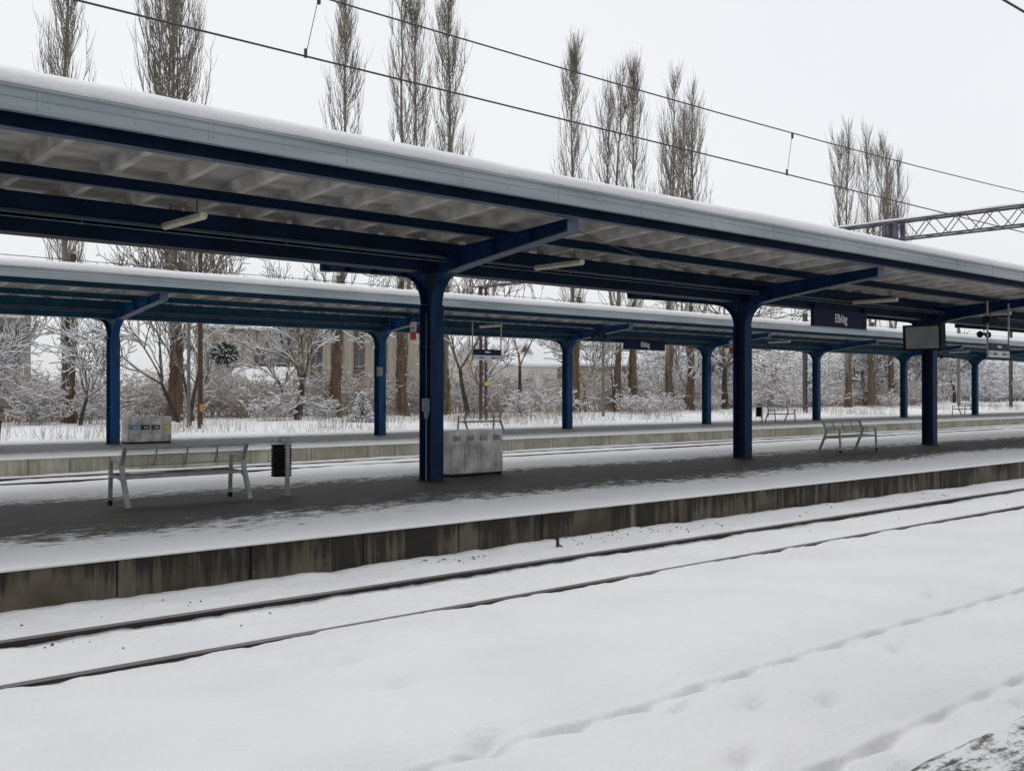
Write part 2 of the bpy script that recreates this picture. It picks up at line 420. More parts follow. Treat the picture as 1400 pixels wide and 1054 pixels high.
def ground_z(X, Y):
    base = np.interp(Y, [-600, 2.2, 2.8, 3.35, 4.1, 4.86, 5.6, 7.6, 8.05, 8.2, 8.36, 8.6, 9.4, 9.62, 9.72, 9.84, 10.2, 10.9, 20.6, 24.5, 26.1, 26.5, 27.5, 27.95, 28.6, 39, 40, 44, 60, 90, 200, 3000],
                        [-.4, -.36, -.35, -.38, -.38, -.38, -.365, -.415, -.440, -.462, -.452, -.438, -.45, -.49, -.53, -.45, -.435, -.432, -.36, -.42, -.47, -.46, -.46, -.46, -.43, -.18, -.12, -.02, .0, .2, .5, 4.])
    z = base + .03*fbm(X, Y, .35, 3) + .012*fbm(X, Y, 1.6, 9)
    crust = np.clip(fbm(X, Y, .45, 88)*2.2-.1, 0, 1)               # patches of broken crust
    z = z + crust*(.020*np.abs(fbm(X, Y, 3.5, 89)) + .008*fbm(X, Y, 10., 90))
    tr = np.exp(-((Y-9.2)/2.0)**2)                                   # rougher, trodden snow along the track and the wall
    z = z + tr*.030*fbm(X, Y, 3.4, 21) + tr*.018*fbm(X, Y, 8., 22) + tr*.035*np.maximum(0, fbm(X, Y, 1.1, 31))
    z = z + np.exp(-((Y-10.75)/.35)**2)*.05*fbm(X, Y, 1.3, 41)
    for yc, ph, dp in ((4.86, 0, 1.), (3.35, 5, .75)):               # troughs over the two half-buried rails
        per = np.sin(X*2*PI/.66 + 1.2*vnoise(X*.7, X*0+ph, 33))
        s = Y - yc - .018*vnoise(X*1.1, X*0+ph, 35)
        zb = z
        z = z - .052*dp*np.exp(-(np.maximum(s, 0)/.20)**2)*np.exp(-(np.minimum(s, 0)/.30)**2)
        pit = np.clip(.50 + .42*per + .40*vnoise(X*.55, X*0+ph, 71) + .15*vnoise(X*6, X*0+ph, 75), .04, 1.15)
        edge = s + .014*vnoise(X*7, X*0+ph, 77)
        slot = 1/(1+np.exp((edge+.015)/.010)) * 1/(1+np.exp(-(edge+.15+.045*per)/.022))
        z = z - (.03+.10*pit)*dp*slot
        z = z + .020*np.exp(-((s+.25+.03*per)/.07)**2)*(.5-.5*per)
    near = (X > -10) & (X < 120)
    for yr_, cl in ((8.28, .004), (9.78, .03)):                      # wheels keep the rails clear
        s = Y - yr_
        cap = -.43 - np.where(s < 0, cl*(1+.35*fbm(X, X*0+yr_, 2.5, 17)), .003) + np.clip(np.abs(s)-.09, 0, 1)*.5
        z = np.where(np.abs(s) < .5, np.minimum(z, cap), z)
    for fx, fy in FOOT:
        dx = X-fx; dy = Y-fy
        z = z - .10*np.exp(-(((dx*.9+dy*.35)/.15)**2 + ((dy*.9-dx*.35)/.075)**2)) + .012*np.exp(-((dx/.3)**2+(dy/.24)**2))
    far = (Y > 22) & (Y < 29)
    z = np.where(far, z + .02*fbm(X, Y, 2.1, 91), z)
    fld = (Y > 39)
    z = np.where(fld, z + .10*fbm(X, Y, .5, 95) + .05*fbm(X, Y, 1.7, 97), z)
    return z
g = grid_obj('ground', XS, YS, ground_z, [M['snow']])
tag(g, 'deep white snow covering the tracks and the ground', kind='structure')

# ------------------------------------------------------------------ platforms
def platform(name, x0, x1, ya, yb, pm, label, overhang=.05, lipz=.016, fine=True):
    xs = np.concatenate([np.arange(x0, 30, .07 if fine else .25), np.arange(30, x1, .4 if fine else .8)])
    ys = np.concatenate([[ya-.0, ya, ya, ya+.0, ya+.02, ya+.04], np.arange(ya+.09, ya+2.6, .08 if fine else .2), np.arange(ya+2.8, yb-.3, .4), [yb-.06, yb, yb]])
    nE = len(ys)
    def zf(X, Y):
        e = .5*fbm(X, X*0+1.3, 1.2, 5) + .5*fbm(X, X*0+4.1, 6., 15)
        edge = np.exp(-((Y-ya)/1.1)**2)
        Z = .0 + lipz*edge*(.8+.5*fbm(X, Y, 1.4, 25)) + .010*fbm(X, Y, 4, 35) + .005*fbm(X, Y, 11, 36)
        Y2 = Y.copy(); Z2 = Z.copy()
        Y2[:, 0] = ya + .01;  Z2[:, 0] = -.03
        Y2[:, 1] = ya - overhang*(.6+.5*e[:, 1]); Z2[:, 1] = -.018 + .012*e[:, 1]
        Y2[:, 2] = ya - overhang*(.7+.5*e[:, 2]); Z2[:, 2] = .0 + .01*e[:, 2]
        Y2[:, 3] = ya - overhang*(.35+.4*e[:, 3]) ; Z2[:, 3] = lipz*.8 + .006*e[:, 3]
        Z2[:, -1] = -.5
        return X, Y2, Z2
    o = grid_obj(name, xs, ys, zf, [pm])
    return tag(o, label, kind='structure')
platform('platform_pavement', -15, 140, 10.95, 20.6, M['pave_near'], 'dark wet paving with blown snow on the nearer platform')
platform('platform_pavement', -15, 200, 28.65, 39.1, M['pave_far'], 'grey paving with blown snow on the farther platform', lipz=.015, fine=False)
# the platform the photographer stands on (only its snowy edge corner is in view)
xs = np.concatenate([np.arange(-12, 20, .08), np.arange(20, 60, 1.)]); ys = np.concatenate([[2.44, 2.445], np.arange(2.40, -4, -.06)])[::-1]
def own_z(X, Y):
    Z = -.045 + .012*fbm(X, Y, .9, 7) + .012*fbm(X, Y, 4, 8)
    Z[:, -1] = -.5; Z[:, -2] = -.07
    Y2 = Y + 0
    Y2[:, -1] = 2.44; Y2[:, -2] = 2.45 + .02*fbm(X[:, -2], X[:, -2]*0, 3, 2)
    return X, Y2, Z
o = grid_obj('platform_pavement', xs, ys, own_z, [M['pave_own']]); tag(o, 'snow-streaked paving at the bottom right corner', kind='structure')

def edge_wall(x0, x1, y, ztop, zbot, pitch, start, m, label):
    b = MB(); x = start
    while x > x0: x -= pitch
    k = 0
    while x < x1:
        dy = .006*math.sin(k*2.3) ; dz = .006*math.sin(k*1.7)
        b.box(x+.009, x+pitch-.009, y+dy, y+.28, zbot, ztop+dz)
        x += pitch; k += 1
    b.box(x0, x1, y+.05, y+.26, zbot+.01, ztop-.03)
    o = b.build('retaining_wall', m, bevel=.008)
    return tag(o, label, 'wall')
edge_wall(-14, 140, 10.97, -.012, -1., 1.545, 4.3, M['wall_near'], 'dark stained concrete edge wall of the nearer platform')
edge_wall(-14, 200, 28.67, -.012, -1., 1.06, 8.9, M['wall_far'], 'pale yellowish concrete edge wall of the farther platform')

# ------------------------------------------------------------------ rails
def rail(y, label, x0=-40, x1=260, zt=-.43):
    r = empty('rail', (0, y, zt), 0, label, 'rail', 'rails half buried in snow')
    b = MB()
    b.prism([(-.036,-.012),(-.036,-.035),(-.010,-.045),(-.010,-.135),(-.07,-.155),(-.07,-.17),(.07,-.17),(.07,-.155),(.010,-.135),(.010,-.045),(.036,-.035),(.036,-.012)], x0, x1)
    b.build('rail_body', M['rust'], r)
    t = MB(); t.prism([(-.036,-.012),(-.030,-.002),(0,0),(.030,-.002),(.036,-.012)], x0, x1)
    t.build('rail_head', M['railtop'], r)
    return r
rail(8.28, 'thin dark rail nearest the camera, barely out of the smooth snow')
rail(9.78, 'bold dark rail next to the dark stained wall, with a hollow beside it')
rail(26.30, 'rail between the platforms on the side of the bench and litter bin', zt=-.425)
rail(27.80, 'rail right below the pale concrete wall of the farther platform', zt=-.425)

# ------------------------------------------------------------------ canopies
def rib_z(w): return 4.555 + .068*abs(w)
def canopy(Yc, x0, x1, cols, label, rib_pitch, rib_start, dz=0, blue='blue', beam='blue_dark'):
    root = empty('platform_canopy', (0, Yc, dz), 0, label, 'canopy')
    # roof panels and ribs
    b = MB(); L = 4.13
    for s in (-1, 1):
        b.prism([(0, rib_z(0)+.21), (s*L, rib_z(L)+.185), (s*L, rib_z(L)+.215), (0, rib_z(0)+.24)], x0, x1)
    roof = b.build('roof_panels', M['soffit'], root)
    b = MB(); x = rib_start
    while x > x0+.2: x -= rib_pitch
    x += rib_pitch
    nr = 0
    while x < x1-.2:
        for s in (-1, 1):
            for (wa, wb) in ((.2, 4.05),):
                za, zb = rib_z(wa), rib_z(wb)
                lo = [(x-.055, s*wa, za), (x+.055, s*wa, za), (x+.055, s*wb, zb), (x-.055, s*wb, zb)]
                hi = [(x-.08, s*wa, za+.212), (x+.08, s*wa, za+.212), (x+.08, s*wb, zb+.187), (x-.08, s*wb, zb+.187)]
                if s < 0: lo = lo[::-1]; hi = hi[::-1]
                b.hexa(lo, hi)
        x += rib_pitch; nr += 1
    for s in ():                                   # cross diaphragms of the troughs beside each beam
        for w in (2.12, .72):
            z = rib_z(w)
            b.hexa([(x0, s*(w-.02), z+.05), (x1, s*(w-.02), z+.05), (x1, s*(w+.06), z+.055), (x0, s*(w+.06), z+.055)],
                   [(x0, s*(w-.05), z+.151), (x1, s*(w-.05), z+.151), (x1, s*(w+.12), z+.158), (x0, s*(w+.12), z+.158)])
    b.build('roof_ribs', M['rib'], roof)
    # beams
    for s in (-1, 1):
        for nm, w, z0, z1, fw in (('edge_beam', 3.97, 4.63, 4.822, .13), ('purlin', 1.9, 4.515, 4.682, .11), ('spine_beam', .46, 4.31, 4.582, .12)):
            b = MB(); b.cur = 0
            ft = .014
            b.box(x0+.05, x1-.05, s*w-fw/2, s*w+fw/2, z1-ft, z1)
            b.box(x0+.05, x1-.05, s*w-.008, s*w+.008, z0+ft, z1-ft)
            b.cur = 1
            b.box(x0+.05, x1-.05, s*w-fw/2, s*w+fw/2, z0, z0+ft)
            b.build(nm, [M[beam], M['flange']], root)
    # gutter box between the columns, broken at the heads
    b = MB()
    b.box(x0+.3, x1-.3, -.2, .2, 4.05, 4.27)
    b.build('valley_gutter', M[beam], root)
    for s in (-1, 1):
        b = MB()
        b.tube([(x0+.4, s*.56, 4.275), (x1-.4, s*.56, 4.275)], .013, 6)
        b.tube([(x0+.4, s*.54, 4.215), (x1-.4, s*.54, 4.215)], .011, 6)
        x = x0+1
        while x < x1-1:
            b.box(x, x+.012, s*.53-.012, s*.53+.012, 4.20, 4.31); x += 3.4
        b.build('cable_conduit', M['conduit'], root)
    # columns
    for xc in cols:
        c = MB(); t = .022; fw = .15
        for s in (-1, 1):
            c.box(xc-fw, xc+fw, s*.18-t/2, s*.18+t/2, 0, 3.42)
        c.cur = 1  # web takes the darker beam blue: shade of the recess put into colour
        c.box(xc-.012, xc+.012, -.169, .169, 0, 4.30)
        c.cur = 0
        for zz in (1.2, 2.6, 3.42):
            for sx in (-1, 1):
                c.box(xc+sx*.013, xc+sx*.14, -.168, .168, zz, zz+.014)
        c.box(xc-.19, xc+.19, -.23, .23, 0.0, .02)
        co = c.build('column', [M[blue], M[beam]], root)
        for s in (-1, 1):
            a = MB()
            arc = []
            for k in range(9):                         # curved haunch of the lower flange
                u = k/8*PI/2
                arc.append((.18 + .62*(1-math.cos(u)), 3.42 + .60*math.sin(u)))
            # ease the arc end into the sloping underside
            low = arc[:-1] + [(.86, 4.035), (1.1, 4.075), (2.4, 4.24), (3.86, 4.41)]
            up = lambda w: 4.37 + .0625*w
            n = len(low)
            lowi = []
            for i, (w, z) in enumerate(low):           # flange thickness inward
                p0 = low[max(i-1, 0)]; p1 = low[min(i+1, n-1)]
                dw, dzz = p1[0]-p0[0], p1[1]-p0[1]; l = math.hypot(dw, dzz)
                lowi.append((w - dzz/l*.02, z + dw/l*.02))
            a.cur = 1
            for i in range(n-1):
                (wa, za), (wb, zb) = low[i], low[i+1]; (wc, zc), (wd, zd) = lowi[i], lowi[i+1]
                lo = [(xc-.13, s*wa, za), (xc+.13, s*wa, za), (xc+.13, s*wb, zb), (xc-.13, s*wb, zb)]
                hi = [(xc-.13, s*wc, zc), (xc+.13, s*wc, zc), (xc+.13, s*wd, zd), (xc-.13, s*wd, zd)]
                if s < 0: lo = lo[::-1]; hi = hi[::-1]
                a.cur = 0 if i < 7 else 1
                a.hexa(lo, hi)
            a.cur = 0
            for i in range(n-1):                       # web plate from lower flange to the top flange
                (wa, za), (wb, zb) = lowi[i], lowi[i+1]
                wa = max(wa, .0); wb = max(wb, .0)
                lo = [(xc-.011, s*wa, za), (xc+.011, s*wa, za), (xc+.011, s*wb, zb), (xc-.011, s*wb, zb)]
                hi = [(xc-.011, s*wa, up(wa)), (xc+.011, s*wa, up(wa)), (xc+.011, s*wb, up(wb)), (xc-.011, s*wb, up(wb))]
                if s < 0: lo = lo[::-1]; hi = hi[::-1]
                a.hexa(lo, hi)
            lo = [(xc-.13, s*.01, up(0)), (xc+.13, s*.01, up(0)), (xc+.13, s*3.86, up(3.86)), (xc-.13, s*3.86, up(3.86))]
            hi = [(p[0], p[1], p[2]+.018) for p in lo]
            if s < 0: lo = lo[::-1]; hi = hi[::-1]
            a.hexa(lo, hi)
            for w in (.86, 1.9, 2.9):                  # stiffeners
                zl = np.interp(w, [p[0] for p in low[7:]], [p[1] for p in low[7:]])+.02
                for sx in (-1, 1):
                    a.box(xc+sx*.012, xc+sx*.12, s*w-.006, s*w+.006, zl, up(w)-.001)
            a.cur = 1
            ya, yb = sorted((s*3.86, s*3.88)); a.box(xc-.13, xc+.13, ya, yb, 4.40, up(3.86)+.018)
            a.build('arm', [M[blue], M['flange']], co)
    # fascia sheets
    for s in (-1, 1):
        b = MB()
        b.prism([(s*4.14, 5.06), (s*4.28, 5.06), (s*4.285, 5.025), (s*4.245, 5.015), (s*4.25, 4.93), (s*4.262, 4.92), (s*4.25, 4.91), (s*4.245, 4.80), (s*4.27, 4.785), (s*4.265, 4.772), (s*4.14, 4.78)], x0-.05, x1+.05)
        x = x0 + .8; k = 0
        while x < x1:
            ya, yb = sorted((s*4.243, s*4.256)); b.box(x, x+.028, ya, yb, 4.79, 5.02)
            x += 2.0
        # screw heads
        x = x0 + .3
        while x < min(x1, 45):
            ya, yb = sorted((s*4.245, s*4.262))
            for z in (4.85, 4.97): b.box(x, x+.012, ya, yb, z, z+.012)
            x += .97
        b.build('fascia', M['zinc'], root)
    for xx in (x0-.06, x1+.06):
        b = MB(); b.prism([(-4.25, 5.05), (-4.25, 4.8), (0, 4.5), (4.25, 4.8), (4.25, 5.05), (0, 4.78)][::-1], xx-.015, xx+.015)
        b.build('end_plate', M['zinc'], root)
    return root

NEAR_COLS = [2.3, 12.5, 22.7, 32.95, 43.2, 53.4, 63.7, 74]
FAR_COLS = [2.7, 13.1, 23.55, 33.9, 44.2, 54.7, 65.2, 75.7, 86.1, 96.5, 107]
NYC, FYC = 16.2, 33.8
canopy(NYC, -9, 79, NEAR_COLS, 'long dark blue steel canopy in front, roof edge running across the whole picture', .975, 4.49)
canopy(FYC, -10, 112, FAR_COLS, 'long blue steel canopy behind, over the farther platform', .975, 4.2, dz=.03, blue='blue_far_lit', beam='blue_far_lit2')

# unseen canopy added over the photographer's own platform to shade the foreground
OWC = -2.85
canopy(OWC, -30, 48, [-18, -7.6, 2.7, 13.0, 23.3, 33.6, 43.9], 'unseen blue steel canopy added over the camera platform to shade the foreground', .975, 4.2)

def roof_snow(Yc, x0, x1, label, th=.22, dz=0, seed=0):
    prof = [(-4.20,5.05),(-4.30,5.06),(-4.33,5.12),(-4.29,5.19),(-4.17,5.245),(-3.9,5.26),(-3.2,5.20),(-1.8,5.10),(0,5.0),(1.8,5.10),(3.2,5.20),(3.9,5.26),(4.17,5.245),(4.29,5.19),(4.33,5.12),(4.30,5.06),(4.20,5.05)]
    xs = np.concatenate([np.arange(x0, 40, .08), np.arange(40, x1, .3)])
    P = np.array(prof)
    X = np.repeat(xs[:, None], len(P), 1)
    W = np.repeat(P[None, :, 0], len(xs), 0).copy(); Z = np.repeat(P[None, :, 1], len(xs), 0).copy()
    side = np.sign(W)
    n1 = fbm(X, side*3+1, .22, 11+seed); n2 = fbm(X, W, 1.3, 12+seed); n3 = fbm(X, W*2, 5., 13+seed)
    k = (Z-5.05)/.21
    Z = 5.05 + (Z-5.05)*(1+.14*n1*np.clip(k, 0, 1)) * (th/.21) + .012*n2*np.clip(k, 0, 1) + .006*n3
    W = W + side*np.where(np.abs(W) > 4.2, .012*n1+.008*n2+.006*n3, 0)
    V = np.stack([X, W+Yc, Z+dz], -1).reshape(-1, 3)
    me = np_mesh('roof_snow', V, grid_quads(len(xs), len(P))[:, ::-1], [M['snow']], smooth=True)
    o = link('roof_snow', me)
    return tag(o, label, kind='stuff')
roof_snow(NYC, -9, 79, 'thick rounded snow lying on the roof of the front canopy', .22)
roof_snow(FYC, -10, 112, 'rounded snow lying on the roof of the canopy behind', .26, dz=.03, seed=40)
roof_snow(OWC, -30, 48, 'snow lying on the unseen canopy added to shade the foreground', .22, seed=60)

# ------------------------------------------------------------------ lamps under the canopies
def make_lamp():
    r = empty('strip_light', (0, 0, 0), 0, '', 'lamp')
    b = MB(); n = 8
    prof = [(.062*math.cos(a), -.02+.06*math.sin(a)) for a in [PI + PI*k/n for k in range(n+1)]]
    b.prism(prof, -.66, .66, axis='y', smooth=True); b.build('diffuser', M['lamp'], r)
    h = MB(); h.prism([(-.062,-.018),(.062,-.018),(.05,.02),(-.05,.02)], -.67, .67, axis='y')
    h.build('housing', M['lamp'], r)
    for y in (-.45, .45):
        k = MB(); k.tube([(0, y, .03), (0, y, .30)], .008, 6); k.build('hanger_rod', M['black'], r)
    return r
lp = make_lamp()
for i, (x, y, z, lb) in enumerate([
    (6.85, 14.95, 4.32, 'cream strip light under the front canopy, left of the column with the electric box'),
    (14.75, 14.95, 4.30, 'cream strip light just right of the front canopy column with the electric box'),
    (27.2, 14.95, 4.30, 'cream strip light above the station name sign on the front canopy'),
    (34.6, 14.95, 4.30, 'cream strip light right of the display screen under the front canopy'),
    (27.8, 32.1, 4.42, 'pale strip light on the rear canopy above the hanging destination board'),
    (48.3, 32.1, 4.42, 'pale strip light on the rear canopy seen beside the second front column'),
    (69.5, 32.1, 4.42, 'pale strip light on the rear canopy seen right of the display screen')]):
    o = lp if i == 0 else copy_tree(lp)
    o.location = (x, y, z); tag(o, lb, 'lamp', 'strip lights under the canopies')

# ------------------------------------------------------------------ signs and text
def text_mesh(txt, size, m, parent, loc, rot, sx=1.0, name='lettering', depth=.003):
    cu = bpy.data.curves.new('lettering', 'FONT'); cu.body = txt; cu.size = size
    cu.offset = .003*size/.3; cu.align_x = 'CENTER'; cu.align_y = 'CENTER'; cu.extrude = depth; cu.resolution_u = 3
    to = bpy.data.objects.new('tmp', cu); col.objects.link(to)
    dg = bpy.context.evaluated_depsgraph_get(); dg.update()
    me = bpy.data.meshes.new_from_object(to.evaluated_get(dg))
    bpy.data.objects.remove(to); me.materials.clear(); me.materials.append(m)
    for v in me.vertices: v.co.x *= sx
    o = link(name, me, parent); o.location = loc; o.rotation_euler = rot
    return o

def name_sign(x0, x1, y, z0, z1, label, ztop):
    cx = (x0+x1)/2; cz = (z0+z1)/2; w = x1-x0; h = z1-z0
    r = empty('station_name_sign', (cx, y, z0), 0, label, 'sign')
    b = MB(); b.box(-w/2, w/2, -.05, .05, 0, h); p = b.build('sign_panel', M['sign_blue'], r, bevel=.008)
    f = MB()
    f.box(-w/2-.02, w/2+.02, -.055, .055, -.02, 0); f.build('bottom_trim', M['conduit'], r)
    for sx in (-1, 1):
        k = MB(); k.box(sx*w*.47-.02, sx*w*.47+.02, -.03, .03, h, ztop-z0); k.box(sx*w*.47-.03, sx*w*.47+.03, -.05, .05, ztop-z0-.02, ztop-z0+.06)
        k.build('hanger', M['blue_dark'], r)
    text_mesh('Elbląg', h*.74, M['letter'], p, (0, -.0535, h*.52), (R(90), 0, 0), .80)
    text_mesh('Elbląg', h*.66, M['letter'], p, (0, .0535, h*.52), (R(90), 0, PI), .68)
    return r
name_sign(25.6, 28.45, 15.95, 3.57, 4.03, 'dark blue Elbląg station name sign hanging from the front canopy', 4.12)
name_sign(37.3, 40.3, 33.4, 3.76, 4.22, 'dark blue Elbląg station name sign hanging from the rear canopy', 4.32)

def direction_sign(x, y, z, label, ztop=4.5):
    r = empty('destination_board', (x, y, z), 0, label, 'sign', 'hanging destination boards')
    b = MB(); b.box(-.70, .70, -.04, .04, .19, .42); p1 = b.build('blue_panel', M['sign_blue'], r)
    b = MB(); b.box(-.70, .70, -.04, .04, 0, .188); p2 = b.build('white_panel', M['sign_white'], r)
    for sx in (-1, 1):
        k = MB(); k.box(sx*.735-.02, sx*.735+.02, -.02, .02, -.02, ztop-z); k.build('hanger_pole', M['steel'], r)
    text_mesh('Malbork', .10, M['letter'], p1, (0, -.0435, .315), (R(90), 0, 0), .8)
    for tx, xx in (('Gdańsk', -.32), ('Malbork', .34)):
        text_mesh(tx, .11, M['letter_dark'], p2, (xx, -.0435, .10), (R(90), 0, 0), .8)
    a = MB()
    for sx in (-1, 1):
        q = sx*.60
        a.prism([(q+sx*.05, .10), (q-sx*.0, .145), (q-sx*.0, .055)], -.0435, -.0405, axis='y')
        a.prism([(q-.0*sx, .112), (q-.06*sx, .112), (q-.06*sx, .088), (q, .088)], -.0433, -.0405, axis='y')
    a.build('arrows', M['letter_dark'], p2)
    return r
direction_sign(26.65, 31.0, 2.96, 'blue and white destination board hanging over the far bench, near the steel gantry mast')
direction_sign(31.8, 13.5, 2.76, 'blue and white destination board hanging on poles at the right edge', 4.42)

def sector_sign(x, y, label):
    r = empty('sector_sign', (x, y, 3.66), 0, label, 'sign', 'red and white sector signs')
    b = MB(); b.box(-.02, .02, -.17, .17, .0, .30); b.build('red_panel', M['red'], r)
    b = MB(); b.box(-.02, .02, -.17, .17, .302, .66); p = b.build('white_panel', M['sign_white'], r)
    k = MB(); k.box(-.024, .024, -.14, .14, .40, .45); k.build('dark_bar', M['letter_dark'], p)
    k = MB(); k.tube([(0, 0, .66), (0, 0, .78)], .012, 6); k.build('hanger_rod', M['steel'], r)
sector_sign(23.3, 31.3, 'small red and white sign hanging left of the nearest front column')
sector_sign(43.55, 31.7, 'small red and white sign hanging left of the second front column')

# display screen in front of the third column
r = empty('display_screen', (31.6, 15.75, 3.02), 0, 'dark boxed display screen with a blank grey panel hanging by the third front column', 'screen')
r.rotation_euler = (0, R(-4), 0)
b = MB(); b.box(-.03, .30, -.62, .62, 0, .82); b.build('case', M['black'], r, bevel=.02)
b = MB(); b.box(-.045, -.031, -.62, .62, .76, .82); b.box(-.045, -.031, -.62, .62, 0, .07); b.box(-.045, -.031, -.62, -.55, .07, .76); b.box(-.045, -.031, .53, .62, .07, .76)
b.build('bezel', M['black'], r)
b = MB(); b.box(-.036, -.031, -.55, .53, .07, .76); b.build('screen_panel', M['screen'], r)
b = MB(); b.box(.08, .16, -.05, .05, .82, 1.25); b.box(-.05, .3, -.3, .3, .82, .85); b.build('hanging_bracket', M['black'], r)

# loudspeakers in pairs
def speaker_pair(x, y, z, sep, label, drop=.35):
    r = empty('horn_loudspeakers', (x, y, z), 0, label, 'loudspeaker', 'pairs of horn loudspeakers')
    for s in (-1, 1):
        b = MB()
        b.tube([(s*.02, 0, 0), (s*sep*.45, 0, -.01)], .05, 10)
        b.tube([(s*sep*.45, 0, -.01), (s*sep*.75, 0, -.015), (s*sep*.95, 0, -.02), (s*sep, 0, -.02)], [.05, .075, .115, .12], 14)
        b.build('horn', M['black'], r)
    b = MB(); b.tube([(0, 0, 0), (0, 0, drop)], .018, 6); b.build('bracket', M['black'], r)
speaker_pair(31.0, 13.4, 3.86, .28, 'black loudspeaker pair above the destination board at the right edge')
speaker_pair(37.0, 16.2, 3.76, .32, 'black loudspeaker pair seen between the poles of the right destination board', .3)
speaker_pair(33.0, 31.0, 4.15, .36, 'black loudspeaker pair left of the rear station name sign')
speaker_pair(66.8, 32.2, 4.05, .34, 'small black loudspeaker pair on the rear canopy right of the display screen')

# ------------------------------------------------------------------ benches (backrest on local -Y side)
def make_bench():
    r = empty('platform_bench', (0, 0, 0), 0, '', 'bench')
    for x in (-1.0, 1.0):
        b = MB()   # back leg runs up into the kinked backrest post
        b.bar((x, -.35, .0), (x, -.15, .46), .045, .075, up=(1,0,0)); b.bar((x, -.15, .45), (x, -.10, .64), .045, .07, up=(1,0,0)); b.bar((x, -.10, .63), (x, -.22, .89), .045, .055, up=(1,0,0))
        b.build('backrest_leg', M['steel'], r)
        b = MB(); b.bar((x, .35, .07), (x, .31, .70), .045, .055, up=(1,0,0)); b.build('front_leg', M['steel'], r)
        f = MB(); f.bar((x, .351, .0), (x, .347, .07), .05, .06, up=(1,0,0)); f.build('rubber_foot', M['black'], r)
        a = MB(); a.bar((x, .31, .685), (x, -.12, .655), .04, .022, up=(0,0,1)); a.build('armrest', M['steel'], r)
        c = MB()
        prof = [(.33, .455), (-.16, .455), (-.22, .30), (-.17, .345), (-.08, .40), (.06, .425), (.33, .425)]
        c.prism(prof, x-.02, x+.02); c.build('seat_bracket', M['steel'], r)
    s = MB()
    s.bar((-.98, .30, .44), (.98, .30, .44), .04, .05); s.bar((-.98, -.12, .44), (.98, -.12, .44), .04, .05)
    for k in range(16):
        y = -.10 + .40*k/15
        s.tube([(-.98, y, .462), (.98, y, .462)], .007, 5)
    for x in (-.5, 0, .5): s.bar((x, -.12, .45), (x, .30, .45), .02, .02)
    s.build('seat', M['steel'], r)
    w = MB()
    for k in range(9):
        t = k/8; z = .62 + .26*t; y = -.105 - .115*max(0, (z-.64)/.25) if z > .64 else -.105
        w.tube([(-.99, y, z), (.99, y, z)], .0065 if 0 < k < 8 else .012, 5)
    for x in (-.5, 0, .5):
        w.bar((x, -.11, .60), (x, -.225, .885), .025, .018, up=(1,0,0))
    w.build('backrest', M['steel'], r)
    return r
bn = make_bench()
for i, (x, y, rz, lb) in enumerate([
    (7.2, 15.76, 0, 'nearest grey steel bench beside the black litter bin, seen from behind'),
    (27.7, 16.08, PI, 'grey steel bench facing the camera between the second and third front columns'),
    (29.2, 34.35, 0, 'grey steel bench on the farther platform just above the metal recycling cabinet'),
    (52.0, 34.5, PI, 'grey steel bench on the farther platform next to a small dark bin'),
    (76.2, 34.9, 0, 'small faraway steel bench on the farther platform right of the third front column')]):
    o = bn if i == 0 else copy_tree(bn)
    o.location = (x, y, 0.0); o.rotation_euler = (0, 0, rz); tag(o, lb, 'bench', 'steel benches on the platforms')

# ------------------------------------------------------------------ litter bins
def make_bin():
    r = empty('litter_bin', (0, 0, 0), 0, '', 'litter bin')
    b = MB(); pts = []; rr = []
    n = 11
    for k in range(n):
        z0 = .32 + .54*k/n
        for dz, q in ((0, .152), (.010, .172), (.030, .172), (.041, .152)):
            pts.append((0, .20, z0+dz)); rr.append(q)
    b.tube(pts, rr, 20); b.build('bin_body', M['black'], r)
    p = MB(); p.box(-.034, .034, -.022, .022, 0, .99); p.build('post', M['steel'], r, bevel=.006)
    p = MB(); p.box(-.09, .09, -.07, .07, 0, .014); p.build('base_plate', M['steel_dark'], r)
    h = MB(); h.box(-.045, .045, -.03, .18, .965, .99); h.box(-.04, .04, .03, .05, .80, .84); h.box(-.04, .04, .03, .05, .40, .44)
    h.build('bracket', M['steel'], r)
    h = MB(); h.hexa([(-.12, .05, .88), (.12, .05, .88), (.12, .35, .91), (-.12, .35, .91)], [(-.12, .05, .90), (.12, .05, .90), (.12, .35, .93), (-.12, .35, .93)])
    h.tube([(-.03, .2, .90), (-.03, .2, .965)], .03, 8); h.build('hood', M['steel'], r)
    return r
bi = make_bin()
for i, (x, y, lb) in enumerate([(8.9, 15.45, 'black ribbed litter bin on a grey post beside the nearest bench'),
                                (49.9, 34.3, 'small dark litter bin beside a bench, half hidden by the second front column')]):
    o = bi if i == 0 else copy_tree(bi)
    o.location = (x, y, 0); o.rotation_euler = (0, 0, 0); tag(o, lb, 'litter bin', 'ribbed litter bins')

